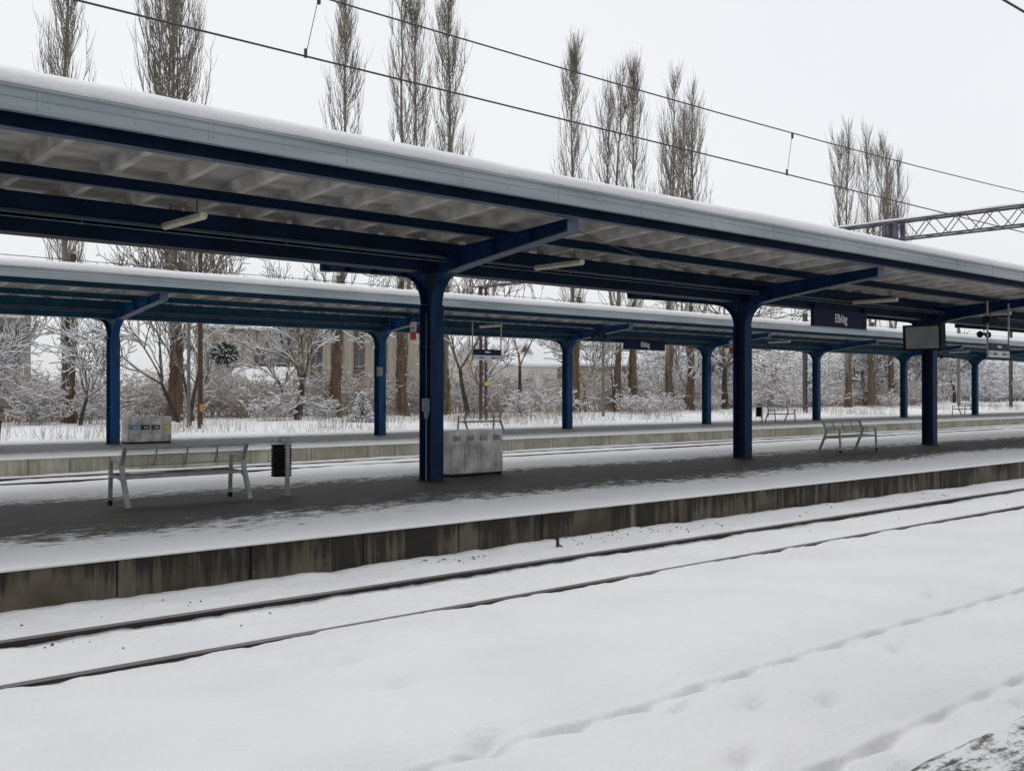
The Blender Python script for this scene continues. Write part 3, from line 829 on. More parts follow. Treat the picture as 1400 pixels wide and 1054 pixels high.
def recycling(x, y, w, h, d, label, colours):
    r = empty('recycling_cabinet', (x, y, 0), 0, label, 'recycling bin')
    b = MB(); b.box(0, w, 0, d, .06, h)
    b.build('cabinet', M['sheet'], r, bevel=.006)
    b = MB(); b.box(.01, w-.01, .02, d-.02, 0, .06); b.build('plinth', M['black'], r)
    cw = w/4
    for k in range(4):
        p = MB(); p.box(k*cw+.02, (k+1)*cw-.02, -.006, -.0005, .10, h-.30); p.build('door', M['sheet'], r)
        if colours:
            m = mat('label_' + ('blue', 'black', 'green', 'yellow')[k], colours[k], rough=.5)
            q = MB(); q.box(k*cw+.05, (k+1)*cw-.03, -.012, -.0005, h*.52, h*.52+.15); l = q.build('colour_label', m, r)
            q = MB(); q.box((k+.45)*cw, (k+.78)*cw, -.014, -.0122, h*.52+.055, h*.52+.085); q.build('lettering', M['letter'], l)
        else:
            q = MB(); q.box((k+.25)*cw, (k+.75)*cw, -.010, -.0005, h-.21, h-.10); q.build('flap', M['steel'], r)
    return r
recycling(13.25, 16.55, 1.42, .94, .55, 'mottled stainless steel recycling cabinet right beside the nearest front column', None)
recycling(13.75, 34.2, 1.5, .90, .55, 'steel recycling cabinet with blue, black, green and yellow labels on the farther platform',
          [(.10,.20,.42), (.012,.012,.014), (.015,.06,.03), (.50,.42,.05)])

# grey grit box at left edge on the farther platform
r = empty('grit_box', (9.2, 34.2, 0), 0, 'grey box at the far left edge of the farther platform', 'box')
b = MB(); b.hexa([(-.5, -.3, .12), (.5, -.3, .12), (.5, .3, .12), (-.5, .3, .12)], [(-.55, -.36, .80), (.55, -.36, .80), (.55, .36, .80), (-.55, .36, .80)])
b.build('box_body', M['pole_grey'], r, bevel=.02)
b = MB(); b.hexa([(-.58, -.39, .80), (.58, -.39, .80), (.58, .39, .80), (-.58, .39, .80)], [(-.5, -.32, .90), (.5, -.32, .90), (.5, .32, .90), (-.5, .32, .90)])
b.build('lid', M['steel_dark'], r, bevel=.02)
b = MB(); b.box(-.45, -.3, -.25, .25, 0, .12); b.box(.3, .45, -.25, .25, 0, .12); b.build('feet', M['steel_dark'], r)

# electric box on the nearest column
r = empty('electric_box', (12.32, 16.09, 1.35), 0, 'small grey electric box with conduit fixed to the nearest front column', 'box')
b = MB(); b.box(-.10, .02, -.055, .055, 0, .26); b.build('box_body', M['conduit'], r, bevel=.01)
b = MB(); b.prism([(-.05, 0), (.05, 0), (.02, -.12), (-.02, -.12)], -.06, .0); b.build('cable_entry', M['conduit'], r)
b = MB(); b.tube([(-.03, 0, -.12), (-.03, 0, -1.33)], .013, 8); b.tube([(-.03, 0, .26), (-.03, 0, 1.9)], .006, 8); b.build('conduit', M['conduit'], r)
for x, y, z, lb in ((23.4, 33.6, 2.32, 'small grey box high on the rear column beside the red and white sign'), (44.35, 33.45, 2.75, 'small grey box high on the fourth rear column')):
    r = empty('electric_box', (x, y, z), 0, lb, 'box')
    b = MB(); b.box(-.12, .12, -.05, .05, 0, .38); b.build('box_body', M['pole_grey'], r, bevel=.01)
    b = MB(); b.box(-.10, .10, -.056, -.051, .05, .33); b.build('box_door', M['steel'], r)

# slack cable under the front roof
b = MB(); b.tube([(12.63, 12.45, 4.50), (14.0, 13.05, 4.47), (16.0, 13.9, 4.47), (18.2, 14.8, 4.52), (20.4, 15.66, 4.57)], .009, 6)
tag(b.build('slack_cable', M['wire']), 'thin slack cable strung from the arm tip of the nearest column under the roof', 'cable')

# ------------------------------------------------------------------ overhead line
def wire(name, pts, rad, label, grp='overhead wires'):
    b = MB(); b.tube(pts, rad, 6)
    return tag(b.build(name, M['wire']), label, 'wire', grp)
def messenger_z(x): return 1.746 + 3.93 + .0011*(x-8.5)**2
r = empty('overhead_line', (0, 9.03, 0), 0, 'overhead wire pair with two droppers crossing the sky above the front canopy', 'wire')
b = MB(); b.tube([(x, 0, 5.055) for x in (-25, 0, 20, 41.5, 75)], .010, 6); b.build('contact_wire', M['wire'], r)
b = MB(); b.tube([(x, 0, messenger_z(x)) for x in range(-24, 42, 3)] + [(41.5, 0, messenger_z(41.5))], .009, 6); b.build('messenger_wire', M['wire'], r)
for x in (-3, 5.4, 13.8, 23.6, 32):
    b = MB(); b.tube([(x+.15, 0, messenger_z(x)), (x, 0, 5.055)], .004, 5); b.box(x-.012, x+.012, -.012, .012, 5.04, 5.13); b.box(x+.135, x+.165, -.012, .012, messenger_z(x)-.08, messenger_z(x)+.01)
    b.build('dropper', M['wire'], r)
wire('overhead_line', [(-25, 3.77, 5.055), (75, 3.77, 5.055)], .011, 'single overhead wire cutting the top right corner')
r = empty('overhead_line', (0, 27.05, 0), 0, 'overhead wire pair between the two canopies, seen against the trees at left', 'wire')
b = MB(); b.tube([(-25, 0, 5.06), (75, 0, 5.06)], .010, 6); b.build('contact_wire', M['wire'], r)
b = MB(); b.tube([(x, 0, messenger_z(x)) for x in range(-24, 42, 3)], .009, 6); b.build('messenger_wire', M['wire'], r)

# gantry over all tracks
GX = 41.5
r = empty('catenary_gantry', (GX, 48.6, 0), 0, 'snow-topped steel lattice gantry crossing over the tracks behind the canopies', 'gantry')
ya, yb, z0, z1, hw = 0.6, -52.5, 8.12, 8.86, .3
for nm, z, sx in (('upper_chord', z1, -1), ('upper_chord', z1, 1), ('lower_chord', z0, -1), ('lower_chord', z0, 1)):
    b = MB(); b.bar((sx*hw, ya, z), (sx*hw, yb, z), .07, .07); b.build(nm, M['gantry'], r)
b = MB(); y = ya; k = 0; st = .62
while y > yb+st:
    for sx in (-1, 1):
        za, zb = (z0, z1) if k % 2 == (0 if sx < 0 else 1) else (z1, z0)
        b.bar((sx*hw, y, za), (sx*hw, y-st, zb), .03, .03)
    if k % 2 == 0:
        b.bar((-hw, y, z0), (hw, y-st, z0), .025, .025); b.bar((-hw, y, z1), (hw, y-st, z1), .025, .025)
    y -= st; k += 1
for yy in (-26.4, -26.9):
    for sx in (-1, 1): b.bar((sx*hw, yy, z0), (sx*hw, yy, z1), .16, .16)
b.build('lattice', M['gantry'], r)
b = MB()
for i in range(88):
    y0 = ya - i*.6; y1 = y0-.6
    h0 = .05+.02*math.sin(i*1.7); h1 = .05+.02*math.sin((i+1)*1.7)
    b.hexa([(-hw-.03, y1, z1+.035), (hw+.03, y1, z1+.035), (hw+.03, y0, z1+.035), (-hw-.03, y0, z1+.035)],
           [(-hw, y1, z1+.05+h1), (hw, y1, z1+.05+h1), (hw, y0, z1+.05+h0), (-hw, y0, z1+.05+h0)])
b.build('snow_cap', M['snow'], r)
def mast(parent, x, y, w, h, m1, m2, ex=0.0):
    b = MB(); b.box(x-w/2-.05, x-w/2+.05, y-.09, y+.09, ex, h); b.build('mast_leg', m1, parent)
    b = MB(); b.box(x+w/2-.05, x+w/2+.05, y-.09, y+.09, ex, h); b.build('mast_leg', m2, parent)
    b = MB(); z = .5
    while z < h-.4:
        b.bar((x-w/2, y, z), (x+w/2, y, z+.35), .03, .03); b.bar((x-w/2, y, z+.7), (x+w/2, y, z+.35), .03, .03)
        z += .7
    b.build('mast_lacing', m2, parent)
    s = MB(); z = .7
    while z < h-.5:
        s.box(x+w/2-.06, x+w/2+.0, y-.10, y-.092, z, z+.10); z += .7
    s.build('snow_patches', M['snow_branch'], parent)
mast(r, 0.0, 0, .42, 8.12, M['pole_rust'], M['steel_dark'])
b = MB(); b.box(.02, .36, -.12, -.10, 2.1, 2.32); b.build('number_plate', M['yellow'], r)
for yy in (-39.57, -21.55):      # drop brackets with insulators carrying the wires
    b = MB(); b.tube([(0, yy, z0), (0, yy, messenger_z(GX)+.05)], .03, 6); b.tube([(0, yy, z0-.25), (0, yy, z0-.9)], [.06, .06], 8); b.build('insulator', M['steel_dark'], r)

# ------------------------------------------------------------------ vegetation
def seg_arrays(segs, n=3):
    """segs (k,8): p0 xyz, p1 xyz, r0, r1 -> verts and quads of n-sided tapered prisms"""
    S = np.asarray(segs, dtype=np.float64)
    p0 = S[:, 0:3]; p1 = S[:, 3:6]; r0 = S[:, 6]; r1 = S[:, 7]
    d = p1-p0; L = np.linalg.norm(d, axis=1, keepdims=True)+1e-9; d = d/L
    up = np.where(np.abs(d[:, 2:3]) > .95, np.array([[1., 0, 0]]), np.array([[0, 0, 1.]]))
    a = np.cross(d, up); a /= np.linalg.norm(a, axis=1, keepdims=True)+1e-9
    b = np.cross(a, d)
    ang = np.arange(n)*2*PI/n + PI/2
    off = a[:, None, :]*np.cos(ang)[None, :, None] + b[:, None, :]*np.sin(ang)[None, :, None]
    V = np.concatenate([p0[:, None, :]+off*r0[:, None, None], p1[:, None, :]+off*r1[:, None, None]], 1).reshape(-1, 3)
    k = np.arange(n); q = np.stack([k, (k+1) % n, n+(k+1) % n, n+k], -1)
    Q = (np.arange(len(S))*2*n)[:, None, None] + q[None]
    return V, Q.reshape(-1, 4)

def snow_segs(segs, fac=1.0, add=.012, minflat=.35, keep=1.0, rs=None, H0=False):
    """snow ridges lying on the upper side of the flatter branches"""
    S = np.asarray(segs, dtype=np.float64)
    d = S[:, 3:6]-S[:, 0:3]; L = np.linalg.norm(d, axis=1)+1e-9
    flat = np.sqrt(np.maximum(0, 1-(d[:, 2]/L)**2))
    ok = (flat > minflat) & ((rs or rng).random(len(S)) < keep*np.clip(1-(S[:, 2]-5.2)/3.5, .12, 1) if H0 else flat > minflat)
    if not H0: ok &= (rs or rng).random(len(S)) < keep
    T = S[ok].copy(); f = flat[ok]
    rad = (S[ok, 6]*fac + add)
    T[:, 2] += (S[ok, 6]*.75 + rad*.55)*f; T[:, 5] += (S[ok, 7]*.75 + rad*.55)*f
    T[:, 6] = rad*f; T[:, 7] = (S[ok, 7]*fac + add)*f
    return T

def veg_mesh(name, dark, snow, m_dark, m_snow, n=3):
    V, Q = seg_arrays(dark, n); mi = np.zeros(len(Q), int)
    if snow is not None and len(snow):
        V2, Q2 = seg_arrays(snow, 3)
        Q = np.concatenate([Q, Q2+len(V)]); V = np.concatenate([V, V2]); mi = np.concatenate([mi, np.ones(len(Q2), int)])
    return np_mesh(name, V, Q, [m_dark, m_snow], mi, smooth=True)

# --- Lombardy poplars
def trunk_mesh(h, r, rs, lean=0.02, stems=None):
    """knobbly tapered trunk"""
    b = MB(); pts = []; rad = []
    x = y = 0
    K = 44
    for k in range(K+1):
        z = h*k/K
        x += rs.normal(0, .028); y += rs.normal(0, .028)
        pts.append((x, y, z-.25 if k == 0 else z)); rad.append(r*(1.2 if k == 0 else 1-.62*k/K)*(1+rs.normal(0, .06)))
    b.tube(pts, rad, 14, cap=False)
    b.v = [(p[0]+rs.normal(0, .022), p[1]+rs.normal(0, .022), p[2]) for p in b.v]
    return b, pts, rad

def poplar_segs(H, Rm, rs, h0=.2, stems=1, nb=120, fill=1.0):
    segs = []
    tops = []
    for s in range(stems):                     # co-dominant stems
        ang = rs.random()*2*PI; off = 0 if s == 0 else Rm*(.35+.3*rs.random())
        Hs = H*(1 if s == 0 else .78+.2*rs.random())
        z0 = 0 if s == 0 else H*(.12+.08*rs.random())
        n = 26; p = np.array([0., 0, z0]); wob = rs.normal(0, .09, (n, 2))
        path = []
        for k in range(n+1):
            t = k/n; o = off*min(1, t*3)
            path.append(np.array([math.cos(ang)*o+wob[:k, 0].sum()*.5, math.sin(ang)*o+wob[:k, 1].sum()*.5, z0+(Hs-z0)*t]))
        r0 = .24 if s == 0 else .13
        for k in range(n):
            ra = r0*(1-k/n)**.9+.018; rb = r0*(1-(k+1)/n)**.9+.018
            segs.append((*path[k], *path[k+1], ra, rb))
        tops.append((path, z0, Hs))
    for i in range(nb):
        path, z0, Hs = tops[rs.integers(len(tops))]
        t = h0 + (0.95-h0)*rs.random()**.85
        f = t*26; k = min(int(f), 25); base = path[k]*(1-(f-k))+path[k+1]*(f-k)
        zt = base[2]/H
        env = Rm*(.55+.45*math.sin(min(1, zt*1.15)*PI))*(1 if zt < .75 else max(.12, (1-zt)/.25))
        spread = env*(.35+.65*rs.random())
        L = min(spread*3.6+1.5, (H-base[2])*.9+.2)*(.65+.4*rs.random())
        a = rs.random()*2*PI
        n = 7; p = base.copy(); pr = .010+.017*L/6
        dirh = np.array([math.cos(a), math.sin(a)])
        nodes = [p.copy()]
        for q in range(n):
            u = (q+.5)/n
            hstep = spread/n*(2.3*(1-u)**1.5+.02); vstep = L/n*(.5+.7*u)
            p = p + np.array([dirh[0]*hstep+rs.normal(0, .085), dirh[1]*hstep+rs.normal(0, .085), vstep]); nodes.append(p.copy())
            ra = pr*(1-q/n)+.010; rb = pr*(1-(q+1)/n)+.010
            segs.append((*nodes[-2], *nodes[-1], ra, rb))
        for tw in range(int(14*fill)):            # upright twigs
            j = rs.integers(1, n); w = rs.random(); q = nodes[j]*(1-w)+nodes[j+1]*w
            a2 = a+rs.normal(0, 1.1); l2 = .5+1.3*rs.random(); sp = .12+.25*rs.random()
            m = 3; pp = q
            for e in range(m):
                np_ = pp + np.array([math.cos(a2)*sp*l2/m*(1.7-e*.6)+rs.normal(0, .03), math.sin(a2)*sp*l2/m*(1.7-e*.6)+rs.normal(0, .03), l2/m])
                segs.append((*pp, *np_, .008*(1-e/m)+.006, .008*(1-(e+1)/m)+.005)); pp = np_
    return segs

POPLARS = [  # x, y, H, R, stems, branches, trunk radius, label
    (20.75, 60, 27.5, 1.5, 1, 120, .42, 'leftmost tall bare poplar with a thick brown trunk'),
    (26.9, 60, 29.5, 2.15, 5, 210, .52, 'widest bare poplar with several stems, second from the left'),
    (38.3, 60, 29.2, 1.5, 1, 110, .42, 'slim bare poplar right of the beige block, third from the left'),
    (43.8, 60, 31.5, 1.7, 3, 130, .45, 'fourth poplar from the left with a separate lower stem on its left'),
    (47.6, 60, 32.5, 1.65, 1, 130, .40, 'fifth poplar from the left rising above the nearest front column'),
    (61.0, 60, 31.0, 1.7, 1, 130, .46, 'lone bare poplar standing mid picture, apart from its neighbours'),
    (66.2, 60, 29.8, 1.9, 2, 100, .38, 'left poplar of the tight middle group'),
    (69.6, 61, 31.2, 1.6, 1, 110, .46, 'tallest poplar of the middle group, second from its left'),
    (72.9, 60, 30.7, 1.7, 2, 110, .42, 'narrow poplar of the middle group, second from its right'),
    (76.0, 60, 30.2, 2.1, 3, 130, .42, 'right poplar of the tight middle group, with forked stems'),
    (103.4, 60, 31.6, 1.9, 2, 120, .44, 'left one of the far right poplars above the gantry'),
    (108.3, 60, 32.0, 2.0, 2, 130, .46, 'middle one of the far right poplars above the gantry'),
    (112.9, 60, 29.5, 1.9, 3, 140, .42, 'right one of the far right poplars, dense and lower'),
]
for i, (x, y, H, Rm, st, nb, tr, lb) in enumerate(POPLARS):
    rs = np.random.default_rng(100+i)
    r = empty('poplar_tree', (x, y, -.05), 0, lb, 'tree', 'tall bare poplars in a row beyond the farther platform')
    r.rotation_euler = (R(float(rs.normal(0, .3))), R(float(rs.normal(0, .25))), 0)
    b, pts, rad = trunk_mesh(9.5, tr, rs); b.build('trunk', M['bark'], r)
    sg = poplar_segs(H, Rm, rs, stems=st, nb=int(nb*1.0))
    for k in range(150):                     # short shoots up the lower trunk
        z = 1.0+8.4*rs.random()**.8; j = min(int(z/9.5*44), 43); a = rs.random()*2*PI; q = np.array([pts[j][0]+math.cos(a)*rad[j]*.8, pts[j][1]+math.sin(a)*rad[j]*.8, z])
        for e in range(4):
            q2 = q+np.array([math.cos(a)*.10*(1.3-e*.35)+rs.normal(0, .03), math.sin(a)*.10*(1.3-e*.35)+rs.normal(0, .03), .13+.2*rs.random()]); sg.append((*q, *q2, .013-.002*e, .011-.002*e)); q = q2
    me = veg_mesh('crown', sg, None, M['twig'], M['snow_branch']); link('crown', me, r)
    sn = MB()                                # snow stuck to the windward side of the trunk
    for k in range(26):
        z = rs.random()**1.6*7; j = min(int(z/9.5*44), 43); px, py = pts[j][0], pts[j][1]; rr_ = rad[j]
        a = rs.normal(-.4, .35); q = (px+math.cos(a)*rr_, py+math.sin(a)*rr_, z); s_ = .03+.06*rs.random()
        sn.tube([(q[0], q[1], z-s_), (q[0], q[1], z), (q[0], q[1], z+s_*1.3)], [s_*.4, s_, s_*.2], 6)
    tag(sn.build('snow_patches', M['snow_branch'], r), kind='stuff')

# --- spreading bare trees loaded with snow
def tree_segs(H, rs, spread=.5, depth=5, trunk_r=.2, lean=(0, 0), fork=.28, first=3, droop=0.0, nseg=4, split=(3, 5)):
    segs = []; trunk = []
    def grow(p, d, L, r, lev):
        n = nseg if lev > 0 else 4; dd = d.copy(); nodes = [p]
        for q in range(n):
            dd = dd + rs.normal(0, .13 if lev else .05, 3); dd[2] += (.05 - droop*lev*.05); dd /= np.linalg.norm(dd)
            p2 = p + dd*L/n; ra = r*(1-.45*q/n); rb = r*(1-.45*(q+1)/n)
            (trunk if lev == 0 else segs).append((*p, *p2, ra, rb)); p = p2; nodes.append(p)
        if lev >= depth: return
        k = rs.integers(split[0], split[1]+1) if lev else first
        for c in range(k):
            w = 1.0 if (c < 2 or lev == 0) else .3+.6*rs.random()
            j = int(w*n); q0 = nodes[min(j, n)]
            a = rs.random()*2*PI if lev else (c/k*2*PI+rs.normal(0, .4))
            s1 = np.cross(dd, [math.cos(a), math.sin(a), .3]); s1 /= np.linalg.norm(s1)+1e-9
            ang = (.35+.55*rs.random())*(1 if lev else 1.0)*spread*2
            nd = dd*math.cos(ang)+s1*math.sin(ang); nd[2] += .10
            nd /= np.linalg.norm(nd)
            grow(q0, nd, L*(.62+.22*rs.random()) if lev else L*(1.0+.3*rs.random()), r*.55*(.6+.35*rs.random()) if c else r*.55, lev+1)
    d0 = np.array([lean[0], lean[1], 1.]); d0 /= np.linalg.norm(d0)
    grow(np.zeros(3), d0, H*fork, trunk_r, 0)
    return trunk, segs

def build_tree(name, loc, H, seed, label, group='snow-laden trees and saplings in the thicket', rz=0, m='darkbark', snow=1.0, sadd=.016, minr=.012, **kw):
    rs = np.random.default_rng(seed)
    tk, sg = tree_segs(H, rs, **kw)
    S = np.array(sg); S[:, 6] = np.maximum(S[:, 6], minr); S[:, 7] = np.maximum(S[:, 7], minr*.8)
    r = empty(name, loc, rz, label, 'tree', group)
    T = np.array(tk)
    T[0, 2] -= .3
    link('trunk', veg_mesh('trunk', T, snow_segs(T, .75, .03, .08, rs=rs), M[m], M['snow_branch'], 8), r)
    link('crown', veg_mesh('crown', S, snow_segs(S, .55, sadd, .35, snow, rs, True), M['brightbark'], M['snow_branch'], 4), r)
    return r

TREES = [  # x, y, H, seed, label, kwargs
    (32.9, 56, 7.6, 11, 'forked leaning tree with a snow-plastered trunk, before the beige block', dict(trunk_r=.27, lean=(.28, 0), fork=.30, spread=.42, first=3, depth=5)),
    (25.5, 56, 7.4, 12, 'dark leaning tree with snowy trunks beside the widest poplar', dict(trunk_r=.15, lean=(-.55, 0), fork=.33, spread=.45, first=4, depth=5, split=(3,4))),
    (26.6, 56.6, 7.2, 32, 'second dark leaning trunk right behind the widest poplar', dict(trunk_r=.12, lean=(-.35, 0), fork=.4, spread=.4, first=3, depth=5, split=(3,4))),
    (19.6, 55, 7.4, 13, 'wide snow-laden tree between the leftmost poplar and the leftmost rear column', dict(trunk_r=.13, lean=(.1, 0), fork=.2, spread=.6, first=5, depth=4)),
    (14.8, 56, 7.2, 14, 'snow-laden tree at the far left edge before the grey apartment block', dict(trunk_r=.22, fork=.18, spread=.62, first=5, depth=5)),
    (17.2, 62, 7.6, 15, 'pale snow-laden tree behind the leftmost poplar', dict(trunk_r=.24, fork=.2, spread=.55, first=4, depth=5)),
    (23.4, 50.5, 8.2, 16, 'crooked tree holding a green clump in its crown', dict(trunk_r=.13, lean=(.25, 0), fork=.38, spread=.38, first=2, depth=5)),
    (29.5, 62, 7.6, 17, 'bare tree with fine twigs behind, left of the forked leaning tree', dict(trunk_r=.15, fork=.25, spread=.45, first=4, depth=4)),
    (36.0, 63, 7.8, 18, 'bare tree right of the forked leaning tree', dict(trunk_r=.15, fork=.25, spread=.45, first=4, depth=4)),
    (47.3, 57, 8.5, 19, 'snow-streaked leaning tree left of the steel mast', dict(trunk_r=.2, lean=(-.2, 0), fork=.4, spread=.42, first=3, depth=5)),
    (51.0, 60, 7.6, 20, 'snow-laden tree right of the steel mast', dict(trunk_r=.15, fork=.25, spread=.5, first=4, depth=4)),
    (56.0, 61, 9.0, 21, 'open forked tree left of the third rear column', dict(trunk_r=.19, lean=(-.05, 0), fork=.42, spread=.45, first=2, depth=5, split=(2,3))),
    (61.4, 56, 6.6, 22, 'thin dark sapling beside the grey pole', dict(trunk_r=.08, fork=.5, spread=.3, first=3, depth=3)),
    (64.4, 62, 7.5, 23, 'bare tree behind the rear station name sign', dict(trunk_r=.12, fork=.3, spread=.45, first=4, depth=4)),
    (78.0, 62, 8.0, 24, 'snow-laden tree right of the middle poplar group', dict(trunk_r=.14, fork=.25, spread=.5, first=4, depth=4)),
    (81.3, 60, 8.2, 25, 'straight brown trunk with snowy side branches before the orange house', dict(trunk_r=.36, fork=.5, spread=.6, first=5, depth=4)),
    (101.0, 64, 6.6, 26, 'big snow-laden tree with low sweeping branches left of the far right poplars', dict(trunk_r=.3, fork=.15, spread=.7, first=6, depth=5)),
    (112.6, 63, 8.5, 27, 'big snowy spreading tree in front of the far right poplars', dict(trunk_r=.5, fork=.25, spread=.6, first=4, depth=5)),
    (120.5, 66, 9, 28, 'snowy spreading tree right of the far right poplars', dict(trunk_r=.3, fork=.22, spread=.6, first=5, depth=5)),
    (134.0, 68, 10.0, 29, 'pale snowy tree behind the small faraway bench', dict(trunk_r=.3, fork=.22, spread=.6, first=5, depth=5)),
    (150.0, 70, 11.0, 30, 'pale snowy tree near the right edge of the picture', dict(trunk_r=.3, fork=.22, spread=.6, first=5, depth=5)),
    (90.5, 66, 8.0, 31, 'snow-laden tree right of the second front column', dict(trunk_r=.25, fork=.22, spread=.6, first=5, depth=5)),
]
for (x, y, H, sd, lb, kw) in TREES:
    build_tree('snowy_tree', (x, y, -.05), H, sd, lb, sadd=.018+.00025*x, minr=.014+.00012*x, **kw)

# green mistletoe-like clump in the crooked tree
def clump(name, loc, rad, n, m, label, cat, squash=1, snow=.35, seed=1, ln=.28):
    rs = np.random.default_rng(seed); segs = []
    for k in range(n):
        v = rs.normal(0, 1, 3); v /= np.linalg.norm(v); q = v*rad*rs.random()**.4; q[2] *= squash
        d = v+rs.normal(0, .5, 3); d /= np.linalg.norm(d)
        segs.append((*q, *(q+d*ln), .022, .012))
    me = veg_mesh(name, segs, snow_segs(segs, 1., .012, .5, snow, rs), M[m], M['snow_branch'])
    o = link(name, me); o.location = loc
    return tag(o, label, cat)
clump('evergreen_clump', (25.3, 50.3, 3.7), .6, 750, 'needle', 'dark green clump sitting in the crooked tree left of the beige block', 'foliage', .75, .3)

# small snowy spruce
rs = np.random.default_rng(5)
r = empty('small_spruce', (33.6, 50, -.1), 0, 'small snow-covered spruce between the second rear column and a poplar', 'tree')
b = MB(); b.tube([(0, 0, 0), (0, 0, 1.9)], [.05, .015], 6); b.build('trunk', M['darkbark'], r)
segs = []
for k in range(420):
    t = rs.random(); z = .15+1.65*t; rad = .75*(1-t)+.05; a = rs.random()*2*PI; u = rs.random()**.6
    q = np.array([math.cos(a)*rad*u, math.sin(a)*rad*u, z-.12*u]); d = np.array([math.cos(a), math.sin(a), -.2])*.2
    segs.append((*q, *(q+d), .025, .010))
link('crown', veg_mesh('crown', segs, snow_segs(segs, 1., .022, .3, .8, rs), M['needle'], M['snow_branch']), r)

# --- shrubs: prototypes turned into arrays
def shrub_segs(rs, H=2.4, stems=16, sub=5, r=.018, arch=.5):
    segs = []
    for s in range(stems):
        a = rs.random()*2*PI; sp = rs.random()*arch
        p = np.array([rs.normal(0, .25), rs.normal(0, .25), 0.]); L = H*(.55+.5*rs.random())
        d = np.array([math.cos(a)*sp, math.sin(a)*sp, 1.]); d /= np.linalg.norm(d); nodes = [p]
        for k in range(5):
            d = d + rs.normal(0, .12, 3) + np.array([math.cos(a), math.sin(a), -.35])*.07*k*sp*2; d /= np.linalg.norm(d)
            q = p+d*L/5; segs.append((*p, *q, r*(1-k/6), r*(1-(k+1)/6))); p = q; nodes.append(p)
        for c in range(sub):
            j = rs.integers(1, 5); w = rs.random(); p2 = nodes[j]*(1-w)+nodes[j+1]*w
            v = rs.normal(0, 1, 3); v[2] = abs(v[2])*.4+.25; v /= np.linalg.norm(v); l = H*(.12+.2*rs.random())
            for e in range(2):
                q2 = p2+v*l/2; segs.append((*p2, *q2, r*.5, r*.4)); p2 = q2; v = v+rs.normal(0, .3, 3); v /= np.linalg.norm(v)
            for e in range(2):
                v2 = rs.normal(0, 1, 3); v2[2] = abs(v2[2])*.3+.1; v2 /= np.linalg.norm(v2); q3 = p2+v2*l*.5
                segs.append((*p2, *q3, r*.4, r*.3))
    return np.array(segs)
protos = [shrub_segs(np.random.default_rng(200+i), H=1.0, stems=15, sub=6, r=.0075, arch=.55+.1*i) for i in range(4)]

def place_segs(S, x, y, z, sc, a, rscale=1.0, sz=1.0):
    T = S.copy(); c, s = math.cos(a), math.sin(a)
    for o in (0, 3):
        X = T[:, o]*c - T[:, o+1]*s; Y = T[:, o]*s + T[:, o+1]*c
        T[:, o] = X*sc+x; T[:, o+1] = Y*sc+y; T[:, o+2] = T[:, o+2]*sc*sz+z
    T[:, 6:8] *= sc*rscale
    return T

# the thicket behind the poplars: a mass of twigs nobody could count
rs = np.random.default_rng(77)
def thicket(name, label, n, xr, yr, hr, m, snow, rmul, minr, sadd, seed, xpow=1.0):
    rs = np.random.default_rng(seed); parts = []
    for k in range(n):
        x = xr[0]+(xr[1]-xr[0])*((k+.5)/n)**xpow + rs.normal(0, .8); y = yr[0]+(yr[1]-yr[0])*rs.random()
        h = hr[0]+(hr[1]-hr[0])*rs.random()
        parts.append(place_segs(protos[rs.integers(4)], x, y, -.15, h, rs.random()*6.28, rmul, 1.0))
    S = np.concatenate(parts); S[:, 6:8] = np.maximum(S[:, 6:8], minr)
    o = link(name, veg_mesh(name, S, snow_segs(S, .8, sadd, .4, snow, rs), M[m], M['snow_branch']))
    return tag(o, label, kind='stuff')
thicket('thicket', 'dense brown and snowy thicket of shrubs behind the poplars', 330, (6, 128), (61.5, 70), (2.2, 3.9), 'shrubtwig', .5, 1.0, .015, .010, 1, 1.15)
thicket('thicket', 'pale snowy thicket stretching to the right edge of the picture', 230, (98, 260), (70, 96), (4.0, 7.5), 'wood_far', .9, 1.0, .030, .034, 2, 1.1)
thicket('distant_wood', 'distant snowy wood behind the houses at right', 170, (115, 420), (118, 150), (8, 14), 'wood_far', .9, 1.0, .05, .06, 3, 1.1)

# single shrubs that stand out in front of it
SH = [(18.2, 57.5, 2.8, 'rounded snowy shrub left of the leftmost rear column'), (21.6, 57.8, 2.3, 'low brownish shrub behind the leftmost rear column'),
      (30.8, 55.2, 2.4, 'shrub at the foot of the forked leaning tree, on its left'), (35.6, 57.5, 1.8, 'low shrub right of the forked leaning tree'),
      (49.5, 54, 1.9, 'snowy shrub behind the bench near the steel mast'), (55.0, 56, 2.3, 'brown snowy shrub left of the third rear column'),
      (60.9, 53.5, 2.1, 'snow-caked shrub at the foot of the lone poplar'), (62.8, 54, 1.7, 'snow-caked shrub beside the grey pole'),
      (67.6, 57, 1.7, 'low snowy shrub below the rear station name sign'), (70.6, 57.6, 1.6, 'low snowy shrub between two poplars of the middle group'),
      (76.2, 58, 1.7, 'low snowy shrub at the foot of the right poplar of the middle group'), (84.5, 60, 2.6, 'snowy shrub left of the small dark bin'),
      (92.0, 60, 3.4, 'snowy shrub behind the far bench with the dark bin'), (99.0, 61, 2.8, 'snowy shrub left of the far right poplar trunks'), (110.6, 59, 2.0, 'snow-caked shrub under the big snowy spreading tree')]
